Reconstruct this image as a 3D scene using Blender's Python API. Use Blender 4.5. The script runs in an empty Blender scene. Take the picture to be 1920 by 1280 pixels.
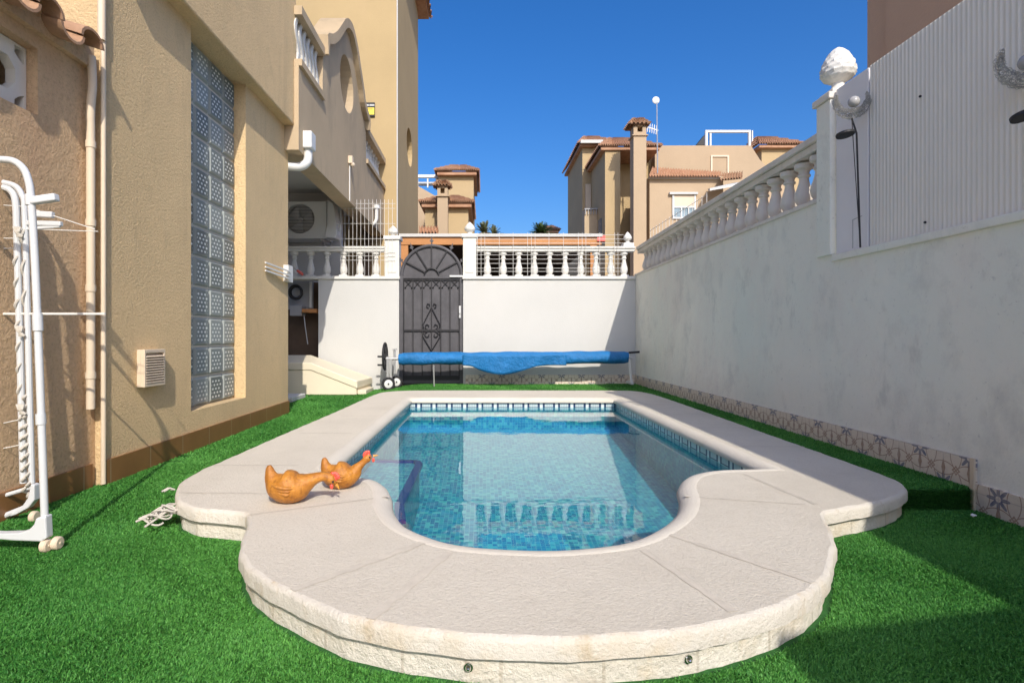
import bpy, bmesh, math, random
import numpy as np
from mathutils import Vector, Matrix
from mathutils.geometry import tessellate_polygon
random.seed(7); np.random.seed(7)
R = math.radians
SC = bpy.context.scene
COL = SC.collection

# ------------------------------------------------------------------ camera, sky, sun, exposure
F = 1060.0; CX, CY, CH = 905.0, 632.0, 0.69        # focal length and principal point in photo pixels, eye height
cam_d = bpy.data.cameras.new('camera'); cam = bpy.data.objects.new('camera', cam_d); COL.objects.link(cam)
cam.location = (0, 0, CH); cam.rotation_euler = (R(90), 0, 0)
cam_d.sensor_width = 36; cam_d.lens = 36*F/1920
cam_d.shift_x = (960-CX)/1920; cam_d.shift_y = -(640-CY)/1920
cam_d.clip_start = .05; cam_d.clip_end = 3000
SC.camera = cam
SUN = Vector((-.232, 1, -.775)).normalized()
w = bpy.data.worlds.new('World'); SC.world = w; w.use_nodes = True
nt = w.node_tree; nt.nodes.clear()
sky = nt.nodes.new('ShaderNodeTexSky'); sky.sky_type = 'NISHITA'; sky.sun_disc = False
sky.sun_elevation = math.asin(-SUN.z); sky.sun_rotation = math.atan2(-SUN.x, -SUN.y)
sky.air_density = 1.0; sky.dust_density = 3.2; sky.ozone_density = 6.0; sky.altitude = 0
bg = nt.nodes.new('ShaderNodeBackground'); bg.inputs['Strength'].default_value = .15
out = nt.nodes.new('ShaderNodeOutputWorld')
hs = nt.nodes.new('ShaderNodeHueSaturation'); hs.inputs['Saturation'].default_value = 1.28; hs.inputs['Hue'].default_value = .507
nt.links.new(sky.outputs[0], hs.inputs['Color']); nt.links.new(hs.outputs[0], bg.inputs[0]); nt.links.new(bg.outputs[0], out.inputs[0])
sd = bpy.data.lights.new('sun', 'SUN'); sd.energy = 3.3; sd.angle = R(.5); sd.color = (1, .93, .82)
so = bpy.data.objects.new('sun', sd); COL.objects.link(so); so.location = (2, -9, 9)
so.rotation_euler = SUN.to_track_quat('-Z', 'Y').to_euler()
SC.view_settings.view_transform = 'Standard'; SC.view_settings.look = 'None'
SC.view_settings.exposure = 0.36; SC.view_settings.gamma = 1
SC.cycles.max_bounces = 8; SC.cycles.transparent_max_bounces = 12
SC.cycles.caustics_reflective = False; SC.cycles.caustics_refractive = False

# ------------------------------------------------------------------ materials
def M(name, col, rough=.8, var=0., vscale=3., bump=0., bscale=80., col2=None, stain=None, metal=0., spec=.4, bump2=0., b2scale=20.):
    m = bpy.data.materials.new(name); m.use_nodes = True
    t = m.node_tree; N = t.nodes; L = t.links
    b = N['Principled BSDF']; b.inputs['Roughness'].default_value = rough; b.inputs['Metallic'].default_value = metal
    b.inputs['Specular IOR Level'].default_value = spec
    b.inputs['Base Color'].default_value = (*col, 1)
    tc = N.new('ShaderNodeTexCoord')
    last = None
    if var or col2:
        n = N.new('ShaderNodeTexNoise'); n.inputs['Scale'].default_value = vscale; n.inputs['Detail'].default_value = 6
        n.inputs['Roughness'].default_value = .65
        L.new(tc.outputs['Object'], n.inputs['Vector'])
        r = N.new('ShaderNodeValToRGB'); r.color_ramp.elements[0].position = .3; r.color_ramp.elements[1].position = .7
        c2 = col2 or tuple(c*(1+var) for c in col); c1 = tuple(c*(1-var) for c in col) if not col2 else col
        r.color_ramp.elements[0].color = (*c1, 1); r.color_ramp.elements[1].color = (*c2, 1)
        L.new(n.outputs['Fac'], r.inputs['Fac']); last = r.outputs['Color']
    if stain:
        for (sc_, lo, hi, sc_col, amt, zs) in stain:
            mp = N.new('ShaderNodeMapping'); mp.inputs['Scale'].default_value = (1, 1, zs)
            mp.inputs['Location'].default_value = (sc_*1.3, sc_*.7, 3.1)
            L.new(tc.outputs['Object'], mp.inputs['Vector'])
            n = N.new('ShaderNodeTexNoise'); n.inputs['Scale'].default_value = sc_; n.inputs['Detail'].default_value = 9; n.inputs['Roughness'].default_value = .7
            L.new(mp.outputs[0], n.inputs['Vector'])
            mr = N.new('ShaderNodeMapRange'); mr.inputs[1].default_value = lo; mr.inputs[2].default_value = hi; mr.inputs[4].default_value = amt
            L.new(n.outputs['Fac'], mr.inputs[0])
            mx = N.new('ShaderNodeMix'); mx.data_type = 'RGBA'
            L.new(mr.outputs[0], mx.inputs[0])
            if last: L.new(last, mx.inputs[6])
            else: mx.inputs[6].default_value = (*col, 1)
            mx.inputs[7].default_value = (*sc_col, 1)
            last = mx.outputs[2]
    if last: L.new(last, b.inputs['Base Color'])
    prev = None
    for (s, sc_) in ((bump, bscale), (bump2, b2scale)):
        if s:
            n = N.new('ShaderNodeTexNoise'); n.inputs['Scale'].default_value = sc_; n.inputs['Detail'].default_value = 8; n.inputs['Roughness'].default_value = .68
            L.new(tc.outputs['Object'], n.inputs['Vector'])
            bp = N.new('ShaderNodeBump'); bp.inputs['Strength'].default_value = s; bp.inputs['Distance'].default_value = (1.0 if s > .9 else .6)/sc_
            L.new(n.outputs['Fac'], bp.inputs['Height'])
            if prev: L.new(prev, bp.inputs['Normal'])
            prev = bp.outputs[0]
    if prev: L.new(prev, b.inputs['Normal'])
    m['b'] = 1
    return m
def G(m):                       # a small node-graph helper
    t = m.node_tree
    class H: pass
    h = H(); h.N = t.nodes; h.L = t.links; h.b = t.nodes['Principled BSDF']
    def math_(op, a, b=None, c=None):
        n = t.nodes.new('ShaderNodeMath'); n.operation = op
        for i, v in enumerate((a, b, c)):
            if v is None: continue
            if isinstance(v, (int, float)): n.inputs[i].default_value = v
            else: t.links.new(v, n.inputs[i])
        return n.outputs[0]
    def mix(fac, a, b):
        n = t.nodes.new('ShaderNodeMix'); n.data_type = 'RGBA'
        for i, v in ((0, fac), (6, a), (7, b)):
            if isinstance(v, (int, float)): n.inputs[i].default_value = v
            elif isinstance(v, tuple): n.inputs[i].default_value = (*v, 1)
            else: t.links.new(v, n.inputs[i])
        return n.outputs[2]
    def sep(src):
        n = t.nodes.new('ShaderNodeSeparateXYZ'); t.links.new(src, n.inputs[0]); return n.outputs
    h.math = math_; h.mix = mix; h.sep = sep
    h.tc = t.nodes.new('ShaderNodeTexCoord').outputs
    return h

TAN = (.78, .57, .315)
m_stucco = M('tan_stucco', TAN, .92, .07, 1.4, .55, 160, bump2=1.0, b2scale=72, stain=[(6, .56, .8, (.42, .30, .17), .4, .6), (85, .5, .70, (.50, .34, .19), .6, 1), (6.5, .56, .76, (.53, .37, .215), .5, .07), (1.1, .5, .75, (.54, .41, .23), .6, .3)])
m_annex = M('rough_tan_stucco', (.74, .505, .295), .93, .10, 2.2, .6, 120, bump2=1.0, b2scale=48, stain=[(9, .55, .8, (.38, .24, .14), .4, 1), (60, .5, .70, (.40, .24, .135), .6, 1), (2, .5, .7, (.60, .36, .22), .6, .6)])
m_parapet = M('weathered_tan_stucco', (.50, .385, .25), .92, .08, 1.2, .4, 90, stain=[(2.2, .5, .75, (.24, .2, .15), .6, .35)])
m_tower = M('ochre_stucco', (.455, .335, .175), .92, .06, 1.1, .35, 60, stain=[(1.6, .5, .8, (.50, .36, .2), .5, .4)])
m_far = M('far_ochre_render', (.46, .34, .19), .9, .07, .6, .25, 20)
m_far2 = M('far_pink_render', (.45, .335, .22), .9, .07, .6, .25, 20)
m_brownwall = M('brown_pink_render', (.52, .35, .24), .9, .05, .8, .2, 40)
m_white = M('white_masonry_paint', (.56, .553, .53), .8, .04, 1.2, .3, 70, stain=[(2.0, .56, .8, (.58, .555, .50), .5, .4)])
m_rwall = M('stained_white_wall', (.88, .85, .745), .85, .05, .9, .35, 90, bump2=.22, b2scale=16,
            stain=[(.9, .42, .62, (.74, .79, .71), .5, .6), (1.5, .5, .7, (.80, .73, .655), .7, .5), (4.1, .52, .70, (.56, .55, .50), .5, .7), (3.3, .60, .68, (.42, .41, .37), .35, .5), (30, .60, .72, (.25, .25, .24), .45, 1)])
m_cast = M('white_cast_stone', (.68, .665, .62), .75, .05, 4, .25, 90, stain=[(5, .55, .8, (.6, .56, .5), .5, .6)])
m_castold = M('aged_cast_stone', (.70, .65, .575), .85, .08, 4, .3, 90, stain=[(5, .5, .75, (.42, .37, .32), .6, .6)])
m_coping = M('pale_pool_coping', (.665, .605, .505), .85, .04, 2.2, .8, 200, bump2=.7, b2scale=95,
             stain=[(1.7, .5, .75, (.54, .48, .39), .6, 1), (13, .60, .78, (.47, .39, .29), .4, 1), (120, .5, .72, (.47, .42, .33), .6, 1)])
m_lip = M('coping_bullnose', (.67, .615, .525), .85, .04, 3, .6, 150, bump2=.4, b2scale=80, stain=[(3, .5, .75, (.56, .50, .41), .5, 1)])
m_edge = M('stained_coping_edge', (.66, .61, .53), .88, .05, 4, .9, 150, bump2=.5, b2scale=32,
            stain=[(3.2, .52, .72, (.58, .45, .28), .75, .8), (11, .56, .72, (.45, .33, .18), .7, .5), (40, .60, .75, (.36, .31, .25), .6, 1)])
m_riser = M('stone_riser', (.74, .68, .58), .9, .05, 3, .6, 90, bump2=.8, b2scale=30,
            stain=[(4, .5, .7, (.66, .48, .26), .75, .6), (9, .58, .75, (.4, .28, .15), .5, 1)])
def stones(m, L_=.21):
    h = G(m); s = h.sep(h.tc['UV']); q = h.math('DIVIDE', s[0], L_)
    wn = h.N.new('ShaderNodeTexWhiteNoise'); wn.noise_dimensions = '1D'; h.L.new(h.math('FLOOR', q), wn.inputs['W'])
    src = h.b.inputs['Base Color'].links[0].from_socket
    c = h.mix(h.math('MULTIPLY', wn.outputs['Value'], .35), src, (.80, .77, .70))
    e = h.math('LESS_THAN', h.math('FRACT', q), .035)
    h.L.new(h.mix(h.math('MULTIPLY', e, .4), c, (.40, .33, .24)), h.b.inputs['Base Color'])
stones(m_riser)
m_seam = M('coping_joint_grout', (.56, .505, .42), .9, .12, 25, .3, 200)
m_terr = M('terracotta_roof', (.36, .18, .10), .85, 0, 5, .4, 60, col2=(.52, .31, .195), stain=[(9, .55, .75, (.25, .15, .1), .6, 1)])
m_terrold = M('weathered_terracotta', (.30, .165, .095), .85, 0, 7, .4, 60, col2=(.46, .28, .17), stain=[(9, .5, .75, (.14, .1, .07), .6, 1)])
m_skirt = M('brown_skirting_tile', (.26, .125, .045), .45, .15, 5, .1, 40)
m_pvc = M('white_plastic', (.68, .68, .66), .4, .02, 5)
m_offw = M('cream_plastic', (.66, .54, .40), .5, .03, 5)
m_grey = M('grey_plastic', (.35, .35, .36), .5)
m_wire = M('white_coated_wire', (.68, .66, .62), .5)
m_enamel = M('white_enamel_tube', (.60, .61, .62), .3, .02, 8)
m_gate = M('dark_grey_sheet_metal', (.085, .082, .09), .6, .2, 7, .08, 30, metal=.2, stain=[(8, .55, .8, (.14, .13, .13), .6, .3)])
m_gatebar = M('black_iron', (.028, .027, .03), .5, .1, 9, metal=.2)
m_black = M('black_rubber', (.02, .02, .022), .6, .1, 10)
m_steel = M('galvanised_steel', (.55, .55, .55), .4, .05, 6, metal=.7)
m_chrome = M('chrome', (.75, .75, .76), .15, metal=1.)
m_cover = M('blue_cover_sheet', (.012, .165, .43), .5, .16, 6, .6, 14, bump2=.5, b2scale=50)
m_beam = M('orange_timber', (.48, .215, .075), .6, .15, 4, .2, 30)
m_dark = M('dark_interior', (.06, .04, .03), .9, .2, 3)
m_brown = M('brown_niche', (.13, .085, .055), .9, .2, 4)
m_glass = M('window_glass', (.10, .15, .2), .08)
m_pump = M('cream_fibreglass', (.74, .66, .50), .5, .03, 3, .05, 30)
m_panel = M('white_ribbed_panel', (.78, .74, .655), .5, .02, 2)
m_panelflat = M('flat_lavender_panel', (.74, .72, .73), .45, .03, 3)
m_rope = M('white_rope', (.52, .48, .42), .9, .1, 60, .5, 400)
m_hen = M('glazed_orange_ceramic', (.60, .26, .04), .36, .0, 26, .5, 45, col2=(.34, .12, .015), spec=.4, stain=[(60, .52, .68, (.20, .07, .012), .7, .35)])
m_comb = M('red_glaze', (.75, .09, .06), .3)
m_beak = M('beak_glaze', (.62, .28, .05), .3)
m_yellow = M('yellow_sign_face', (.85, .68, .08), .5)
m_silver = M('silver_wire', (.40, .39, .36), .45, .15, 30, metal=.6)
m_pearl = M('pearl_glass_ball', (.40, .39, .38), .15)
m_red = M('pinkish_red_plastic', (.75, .15, .12), .4)
m_blueglass = M('curtained_window', (.25, .33, .38), .2, .3, 6)

def m_brick_tiles(name, col, grout, ax, tw, th, gw=.006, rough=.5, **k):
    """plain rectangular tiles drawn with grout lines; ax = which object axes run along and up"""
    m = M(name, col, rough, **k); h = G(m)
    s = h.sep(h.tc['Object'])
    def edge(v, p):
        f = h.math('FRACT', h.math('DIVIDE', v, p)); return h.math('LESS_THAN', f, gw/p)
    e = edge(s[ax[0]], tw)
    if th: e = h.math('MAXIMUM', e, edge(s[ax[1]], th))
    src = h.b.inputs['Base Color'].links[0].from_socket if h.b.inputs['Base Color'].links else tuple(col)
    h.L.new(h.mix(e, src, grout), h.b.inputs['Base Color'])
    return m
m_skirt_y = m_brick_tiles('brown_skirting_tile_row', (.255, .12, .045), (.36, .25, .15), (1, 2), .325, 0, .006, .4, var=.16, vscale=4)

def m_azulejo(name, ax):
    """cream tiles with brown quarter circles and blue grey rosettes"""
    m = M(name, (.6, .5, .4), .45); h = G(m)
    s = h.sep(h.tc['Object']); P = .13
    U = h.math('DIVIDE', s[ax[0]], P); V = h.math('DIVIDE', h.math('ADD', s[ax[1]], -.195), P)
    u = h.math('FRACT', U); v = h.math('FRACT', V)
    cu = h.math('SUBTRACT', .5, h.math('ABSOLUTE', h.math('SUBTRACT', u, .5))); cv = h.math('SUBTRACT', .5, h.math('ABSOLUTE', h.math('SUBTRACT', v, .5)))
    def dist(a, b): return h.math('SQRT', h.math('ADD', h.math('MULTIPLY', a, a), h.math('MULTIPLY', b, b)))
    rc = dist(cu, cv); rb = dist(h.math('SUBTRACT', 1.0, cu), cv); rd = dist(cu, h.math('SUBTRACT', 1.0, cv))
    def ring(r, a, w): return h.math('LESS_THAN', h.math('ABSOLUTE', h.math('SUBTRACT', r, a)), w)
    arcs = h.math('MAXIMUM', h.math('MAXIMUM', ring(rc, .62, .022), ring(rc, .72, .016)), h.math('MAXIMUM', ring(rb, .72, .016), ring(rd, .72, .016)))
    par = h.math('FRACT', h.math('MULTIPLY', h.math('ADD', h.math('ROUND', U), h.math('ROUND', V)), .5))
    odd = h.math('GREATER_THAN', h.math('ABSOLUTE', par), .25)
    ang = h.math('ARCTAN2', cv, cu)
    petal = h.math('LESS_THAN', rc, h.math('ADD', .27, h.math('MULTIPLY', .12, h.math('COSINE', h.math('MULTIPLY', ang, 8)))))
    petal = h.math('MULTIPLY', petal, h.math('GREATER_THAN', rc, .09)); petal = h.math('MULTIPLY', petal, odd)
    leaf = h.math('LESS_THAN', h.math('ADD', h.math('MULTIPLY', cu, 4.0), h.math('ABSOLUTE', h.math('SUBTRACT', cv, .5))), .33)
    n = h.N.new('ShaderNodeTexNoise'); n.inputs['Scale'].default_value = 45; n.inputs['Detail'].default_value = 6; h.L.new(h.tc['Object'], n.inputs['Vector'])
    worn = h.math('ADD', .35, h.math('MULTIPLY', n.outputs['Fac'], .9))
    c = h.mix(n.outputs['Fac'], (.80, .70, .57), (.64, .55, .45))
    c = h.mix(h.math('MULTIPLY', arcs, worn), c, (.36, .22, .15))
    c = h.mix(h.math('MULTIPLY', petal, worn), c, (.12, .13, .20))
    c = h.mix(h.math('MULTIPLY', leaf, worn), c, (.34, .20, .13))
    g = h.math('LESS_THAN', h.math('MINIMUM', cu, cv), .014)
    c = h.mix(h.math('MULTIPLY', g, .5), c, (.42, .37, .32))
    h.L.new(c, h.b.inputs['Base Color'])
    return m
m_az_y = m_azulejo('patterned_skirting_tile', (1, 2)); m_az_x = m_azulejo('patterned_skirting_tile_back', (0, 2))

def m_mosaic():
    m = M('pool_mosaic', (.1, .4, .5), .35); h = G(m)
    P = .026
    mp = h.N.new('ShaderNodeVectorMath'); mp.operation = 'SCALE'; mp.inputs['Scale'].default_value = 1/P; h.L.new(h.tc['UV'], mp.inputs[0])
    fl = h.N.new('ShaderNodeVectorMath'); fl.operation = 'FLOOR'; h.L.new(mp.outputs[0], fl.inputs[0])
    wn = h.N.new('ShaderNodeTexWhiteNoise'); wn.noise_dimensions = '2D'; h.L.new(fl.outputs[0], wn.inputs['Vector'])
    r = h.N.new('ShaderNodeValToRGB'); r.color_ramp.interpolation = 'CONSTANT'
    cols = [(.02, .13, .26), (.035, .20, .31), (.06, .275, .33), (.04, .235, .36), (.125, .36, .39), (.025, .165, .29)]
    els = r.color_ramp.elements
    for i, c in enumerate(cols):
        e = els[i] if i < 2 else els.new(i/len(cols))
        e.position = i/len(cols); e.color = (*c, 1)
    h.L.new(wn.outputs['Value'], r.inputs['Fac'])
    fr = h.N.new('ShaderNodeVectorMath'); fr.operation = 'FRACTION'; h.L.new(mp.outputs[0], fr.inputs[0])
    s = h.sep(fr.outputs[0])
    g = h.math('LESS_THAN', h.math('MINIMUM', s[0], s[1]), .09)
    h.L.new(h.mix(g, r.outputs['Color'], (.20, .36, .40)), h.b.inputs['Base Color'])
    return m
m_mos = m_mosaic()
def m_border():
    m = M('pool_border_tile', (.3, .4, .5), .3); h = G(m)
    s = h.sep(h.tc['UV']); P = .152
    u = h.math('FRACT', h.math('DIVIDE', s[0], P)); v = h.math('DIVIDE', h.math('SUBTRACT', .046, s[1]), .062)
    du = h.math('ABSOLUTE', h.math('SUBTRACT', u, .5)); dv = h.math('ABSOLUTE', h.math('SUBTRACT', v, .5))
    d = h.math('MAXIMUM', du, dv)
    frame = h.math('MULTIPLY', h.math('GREATER_THAN', d, .27), h.math('LESS_THAN', d, .40))
    gap = h.math('GREATER_THAN', du, .43)
    lat = h.math('MULTIPLY', h.math('LESS_THAN', h.math('FRACT', h.math('MULTIPLY', u, 9)), .35), h.math('LESS_THAN', d, .27))
    c = h.mix(frame, (.52, .60, .60), (.025, .05, .12))
    c = h.mix(h.math('MULTIPLY', lat, .55), c, (.16, .26, .36))
    c = h.mix(gap, c, (.66, .70, .69))
    c = h.mix(h.math('GREATER_THAN', dv, .43), c, (.06, .22, .29))
    h.L.new(c, h.b.inputs['Base Color']); return m
m_bord = m_border()
m_trim = M('dark_blue_step_edge', (.008, .02, .16), .3)
def m_water():
    m = bpy.data.materials.new('pool_water'); m.use_nodes = True; t = m.node_tree; N = t.nodes; L = t.links; N.clear()
    o = N.new('ShaderNodeOutputMaterial'); tr = N.new('ShaderNodeBsdfTransparent'); tr.inputs[0].default_value = (.60, 1, 1, 1)
    gl = N.new('ShaderNodeBsdfGlossy'); gl.inputs['Roughness'].default_value = 0.0; gl.inputs['Color'].default_value = (1, 1, 1, 1)
    # Schlick reflectance of water, the same from above and below so that daylight passes into the pool
    ge = N.new('ShaderNodeNewGeometry'); dp = N.new('ShaderNodeVectorMath'); dp.operation = 'DOT_PRODUCT'
    L.new(ge.outputs['Normal'], dp.inputs[0]); L.new(ge.outputs['Incoming'], dp.inputs[1])
    def ma(op, a, b=None):
        n = N.new('ShaderNodeMath'); n.operation = op
        for i, v in ((0, a), (1, b)):
            if v is None: continue
            if isinstance(v, (int, float)): n.inputs[i].default_value = v
            else: L.new(v, n.inputs[i])
        return n.outputs[0]
    sch = ma('ADD', ma('MULTIPLY', ma('POWER', ma('SUBTRACT', 1.0, ma('ABSOLUTE', dp.outputs['Value'])), 5.0), .98), .02)
    mx = N.new('ShaderNodeMixShader'); tc = N.new('ShaderNodeTexCoord')
    n = N.new('ShaderNodeTexNoise'); n.inputs['Scale'].default_value = 9; n.inputs['Detail'].default_value = 3; L.new(tc.outputs['Object'], n.inputs['Vector'])
    bp = N.new('ShaderNodeBump'); bp.inputs['Strength'].default_value = .022; bp.inputs['Distance'].default_value = .02
    L.new(n.outputs['Fac'], bp.inputs['Height']); L.new(bp.outputs[0], gl.inputs['Normal'])
    L.new(sch, mx.inputs[0]); L.new(tr.outputs[0], mx.inputs[1]); L.new(gl.outputs[0], mx.inputs[2]); L.new(mx.outputs[0], o.inputs[0])
    return m
m_wat = m_water()
def m_blades():
    m = M('artificial_grass_blade', (.04, .17, .03), .55, spec=.3); h = G(m)
    a = h.N.new('ShaderNodeAttribute'); a.attribute_name = 'tone'
    r = h.N.new('ShaderNodeValToRGB')
    r.color_ramp.elements[0].color = (.028, .17, .026, 1); r.color_ramp.elements[1].color = (.19, .50, .10, 1)
    h.L.new(a.outputs['Fac'], r.inputs['Fac']); h.L.new(r.outputs['Color'], h.b.inputs['Base Color'])
    tl = h.N.new('ShaderNodeBsdfTranslucent'); h.L.new(r.outputs['Color'], tl.inputs[0])
    mx = h.N.new('ShaderNodeMixShader'); mx.inputs[0].default_value = .3
    o = [n for n in h.N if n.type == 'OUTPUT_MATERIAL'][0]
    h.L.new(h.b.outputs[0], mx.inputs[1]); h.L.new(tl.outputs[0], mx.inputs[2]); h.L.new(mx.outputs[0], o.inputs[0])
    return m
m_blade = m_blades()
m_turf = M('artificial_turf_backing', (.022, .11, .02), .95, .3, 60, .6, 200)
m_soil = M('dusty_ground', (.30, .25, .19), .95, .15, 1.5, .3, 30)
def m_block():
    m = M('moulded_glass_block', (.2, .3, .36), .3, spec=.12); h = G(m)
    s = h.sep(h.tc['UV'])
    iu = h.math('FRACT', s[0]); iv = h.math('FRACT', s[1])
    du = h.math('ABSOLUTE', h.math('SUBTRACT', iu, .5)); dv = h.math('ABSOLUTE', h.math('SUBTRACT', iv, .5))
    d = h.math('MAXIMUM', du, dv)
    # glints of moulded bumps painted as diamond dots, offset row by row
    q = h.math('MULTIPLY', iv, 7.2); row = h.math('FLOOR', q)
    off = h.math('MULTIPLY', h.math('FRACT', h.math('MULTIPLY', row, .5)), 1.0)
    p = h.math('ADD', h.math('MULTIPLY', iu, 4.4), off)
    fu = h.math('ABSOLUTE', h.math('SUBTRACT', h.math('FRACT', p), .5)); fv = h.math('ABSOLUTE', h.math('SUBTRACT', h.math('FRACT', q), .5))
    dot = h.math('LESS_THAN', h.math('ADD', h.math('MULTIPLY', fu, fu), h.math('MULTIPLY', fv, fv)), .075)
    dot = h.math('MULTIPLY', dot, h.math('LESS_THAN', d, .36))
    oi = h.N.new('ShaderNodeVectorMath'); oi.operation = 'FLOOR'; h.L.new(h.tc['UV'], oi.inputs[0])
    wn = h.N.new('ShaderNodeTexWhiteNoise'); wn.noise_dimensions = '2D'; h.L.new(oi.outputs[0], wn.inputs['Vector'])
    base = h.mix(wn.outputs['Value'], (.13, .155, .15), (.30, .335, .32))
    c = h.mix(h.math('MULTIPLY', h.math('GREATER_THAN', d, .40), .5), base, (.44, .46, .43))
    c = h.mix(dot, c, (.74, .76, .72))
    h.L.new(c, h.b.inputs['Base Color']); return m
m_blk = m_block()
m_blkgrout = M('block_grout', (.60, .55, .46), .8, .05, 20)

# ------------------------------------------------------------------ mesh helpers
def A(v): return Vector(v)
def at(px, py, Y): return Vector(((px-CX)/F*Y, Y, CH+(CY-py)/F*Y))
class MB:
    def __init__(s): s.v = []; s.f = []; s.sm = []; s.uv = {}
    def add(s, vs, fs, smooth=False, uvs=None):
        o = len(s.v); s.v += [Vector(x) for x in vs]
        for i, f in enumerate(fs):
            s.f.append([o+k for k in f]); s.sm.append(smooth)
            if uvs: s.uv[len(s.f)-1] = uvs[i]
        return s
    def box(s, x0, x1, y0, y1, z0, z1):
        return s.add([(x0,y0,z0),(x1,y0,z0),(x1,y1,z0),(x0,y1,z0),(x0,y0,z1),(x1,y0,z1),(x1,y1,z1),(x0,y1,z1)],
                     [(3,2,1,0),(4,5,6,7),(0,1,5,4),(1,2,6,5),(2,3,7,6),(3,0,4,7)])
    def bar(s, a, b, w, h=None, up=(0,0,1)):
        a = A(a); b = A(b); h = h or w; d = (b-a).normalized(); u = A(up)
        if abs(d.dot(u)) > .98: u = Vector((1,0,0))
        x = d.cross(u).normalized()*w/2; y = d.cross(x).normalized()*h/2
        vs = [p+sx*x+sy*y for p in (a,b) for sx,sy in ((-1,-1),(1,-1),(1,1),(-1,1))]
        return s.add(vs, [(3,2,1,0),(4,5,6,7),(0,1,5,4),(1,2,6,5),(2,3,7,6),(3,0,4,7)])
    def tube(s, pts, r, n=10, closed=False, caps=True):
        pts = [A(p) for p in pts]; rs = r if isinstance(r, (list, tuple)) else [r]*len(pts)
        vs = []; N_ = len(pts); prev = None
        for i, p in enumerate(pts):
            if closed: d = pts[(i+1)%N_]-pts[i-1]
            else: d = pts[min(i+1,N_-1)]-pts[max(i-1,0)]
            d.normalize()
            if prev is None:
                u = Vector((0,0,1)) if abs(d.z) < .9 else Vector((1,0,0)); x = d.cross(u).normalized()
            else: x = (prev-d*prev.dot(d)).normalized()
            prev = x; y = d.cross(x)
            vs += [p+(x*math.cos(2*math.pi*k/n)+y*math.sin(2*math.pi*k/n))*rs[i] for k in range(n)]
        fs = []
        for i in range(N_ if closed else N_-1):
            j = (i+1)%N_
            fs += [(i*n+k, i*n+(k+1)%n, j*n+(k+1)%n, j*n+k) for k in range(n)]
        s.add(vs, fs, True)
        if caps and not closed:
            o = len(s.v)-len(vs); s.f.append([o+k for k in range(n)][::-1]); s.sm.append(False)
            s.f.append([o+(N_-1)*n+k for k in range(n)]); s.sm.append(False)
        return s
    def lathe(s, prof, c=(0,0,0), n=20, axis='z', sq=None):
        """prof: (radius, height) pairs"""
        c = A(c); vs = []
        for (r, h) in prof:
            for k in range(n):
                a = 2*math.pi*k/n; p = (r*math.cos(a), r*math.sin(a), h)
                if axis == 'x': p = (p[2], p[0], p[1])
                elif axis == 'y': p = (p[0], p[2], p[1])
                vs.append(c+A(p))
        fs = []
        for i in range(len(prof)-1): fs += [(i*n+k, i*n+(k+1)%n, (i+1)*n+(k+1)%n, (i+1)*n+k) for k in range(n)]
        fs.append(tuple(range(n))[::-1]); fs.append(tuple((len(prof)-1)*n+k for k in range(n)))
        return s.add(vs, fs, True)
    def ball(s, c, r, n=16, m=10, sc=(1,1,1)):
        prof = [(max(1e-4, r*math.sin(math.pi*i/m)), -r*math.cos(math.pi*i/m)) for i in range(m+1)]
        o = len(s.v); s.lathe(prof, (0,0,0), n); c = A(c)
        for i in range(o, len(s.v)): v = s.v[i]; s.v[i] = c+Vector((v.x*sc[0], v.y*sc[1], v.z*sc[2]))
        return s
    def prism(s, outline, holes, f, t0, t1):
        """polygon with holes in 2-d, mapped by f(u, v, t) into space and given thickness t0..t1"""
        loops = [outline]+list(holes)
        flat = [p for l in loops for p in l]
        tri = tessellate_polygon([[Vector((p[0], p[1], 0)) for p in l] for l in loops])
        n = len(flat)
        vs = [f(u, v, t0) for u, v in flat]+[f(u, v, t1) for u, v in flat]
        fs = [tuple(t) for t in tri]+[tuple(i+n for i in t[::-1]) for t in tri]
        o = 0
        for l in loops:
            k = len(l)
            fs += [(o+i, o+(i+1)%k, n+o+(i+1)%k, n+o+i) for i in range(k)]; o += k
        return s.add(vs, fs)
    def build(s, name, mat, parent=None, bevel=0, sharp=35, seg=2):
        me = bpy.data.meshes.new(name)
        org = Vector(parent.matrix_world.translation) if parent is not None else Vector()
        if parent is not None:
            org = Vector(parent.location); p = parent.parent
            while p is not None: org += p.location; p = p.parent
        me.from_pydata([tuple(v-org) for v in s.v], [], s.f)
        bm = bmesh.new(); bm.from_mesh(me); bmesh.ops.recalc_face_normals(bm, faces=bm.faces); bm.to_mesh(me); bm.free()
        me.polygons.foreach_set('use_smooth', s.sm)
        if s.uv:
            ul = me.uv_layers.new(name='UVMap')
            for fi, uvs in s.uv.items():
                # match by vertex, since recalculated normals may have turned the face
                m_ = {vi: uvs[k] for k, vi in enumerate(s.f[fi])}
                for li in me.polygons[fi].loop_indices: ul.data[li].uv = m_[me.loops[li].vertex_index]
        me.materials.append(mat)
        if any(s.sm): me.set_sharp_from_angle(angle=R(sharp))
        o = bpy.data.objects.new(name, me); COL.objects.link(o)
        if parent is not None: o.parent = parent
        if bevel:
            b = o.modifiers.new('bevel', 'BEVEL'); b.width = bevel; b.segments = seg; b.limit_method = 'ANGLE'; b.angle_limit = R(40)
        return o
def tag(o, label, cat, group=None, kind=None):
    o['label'] = label; o['category'] = cat
    if group: o['group'] = group
    if kind: o['kind'] = kind
    return o
def thing(name, label, cat, loc=(0,0,0), group=None):
    o = bpy.data.objects.new(name, None); COL.objects.link(o); o.location = loc; o.empty_display_size = .1
    return tag(o, label, cat, group)
def copy_part(o, parent, loc):
    c = o.copy(); COL.objects.link(c); c.parent = parent; c.location = loc; return c
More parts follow.
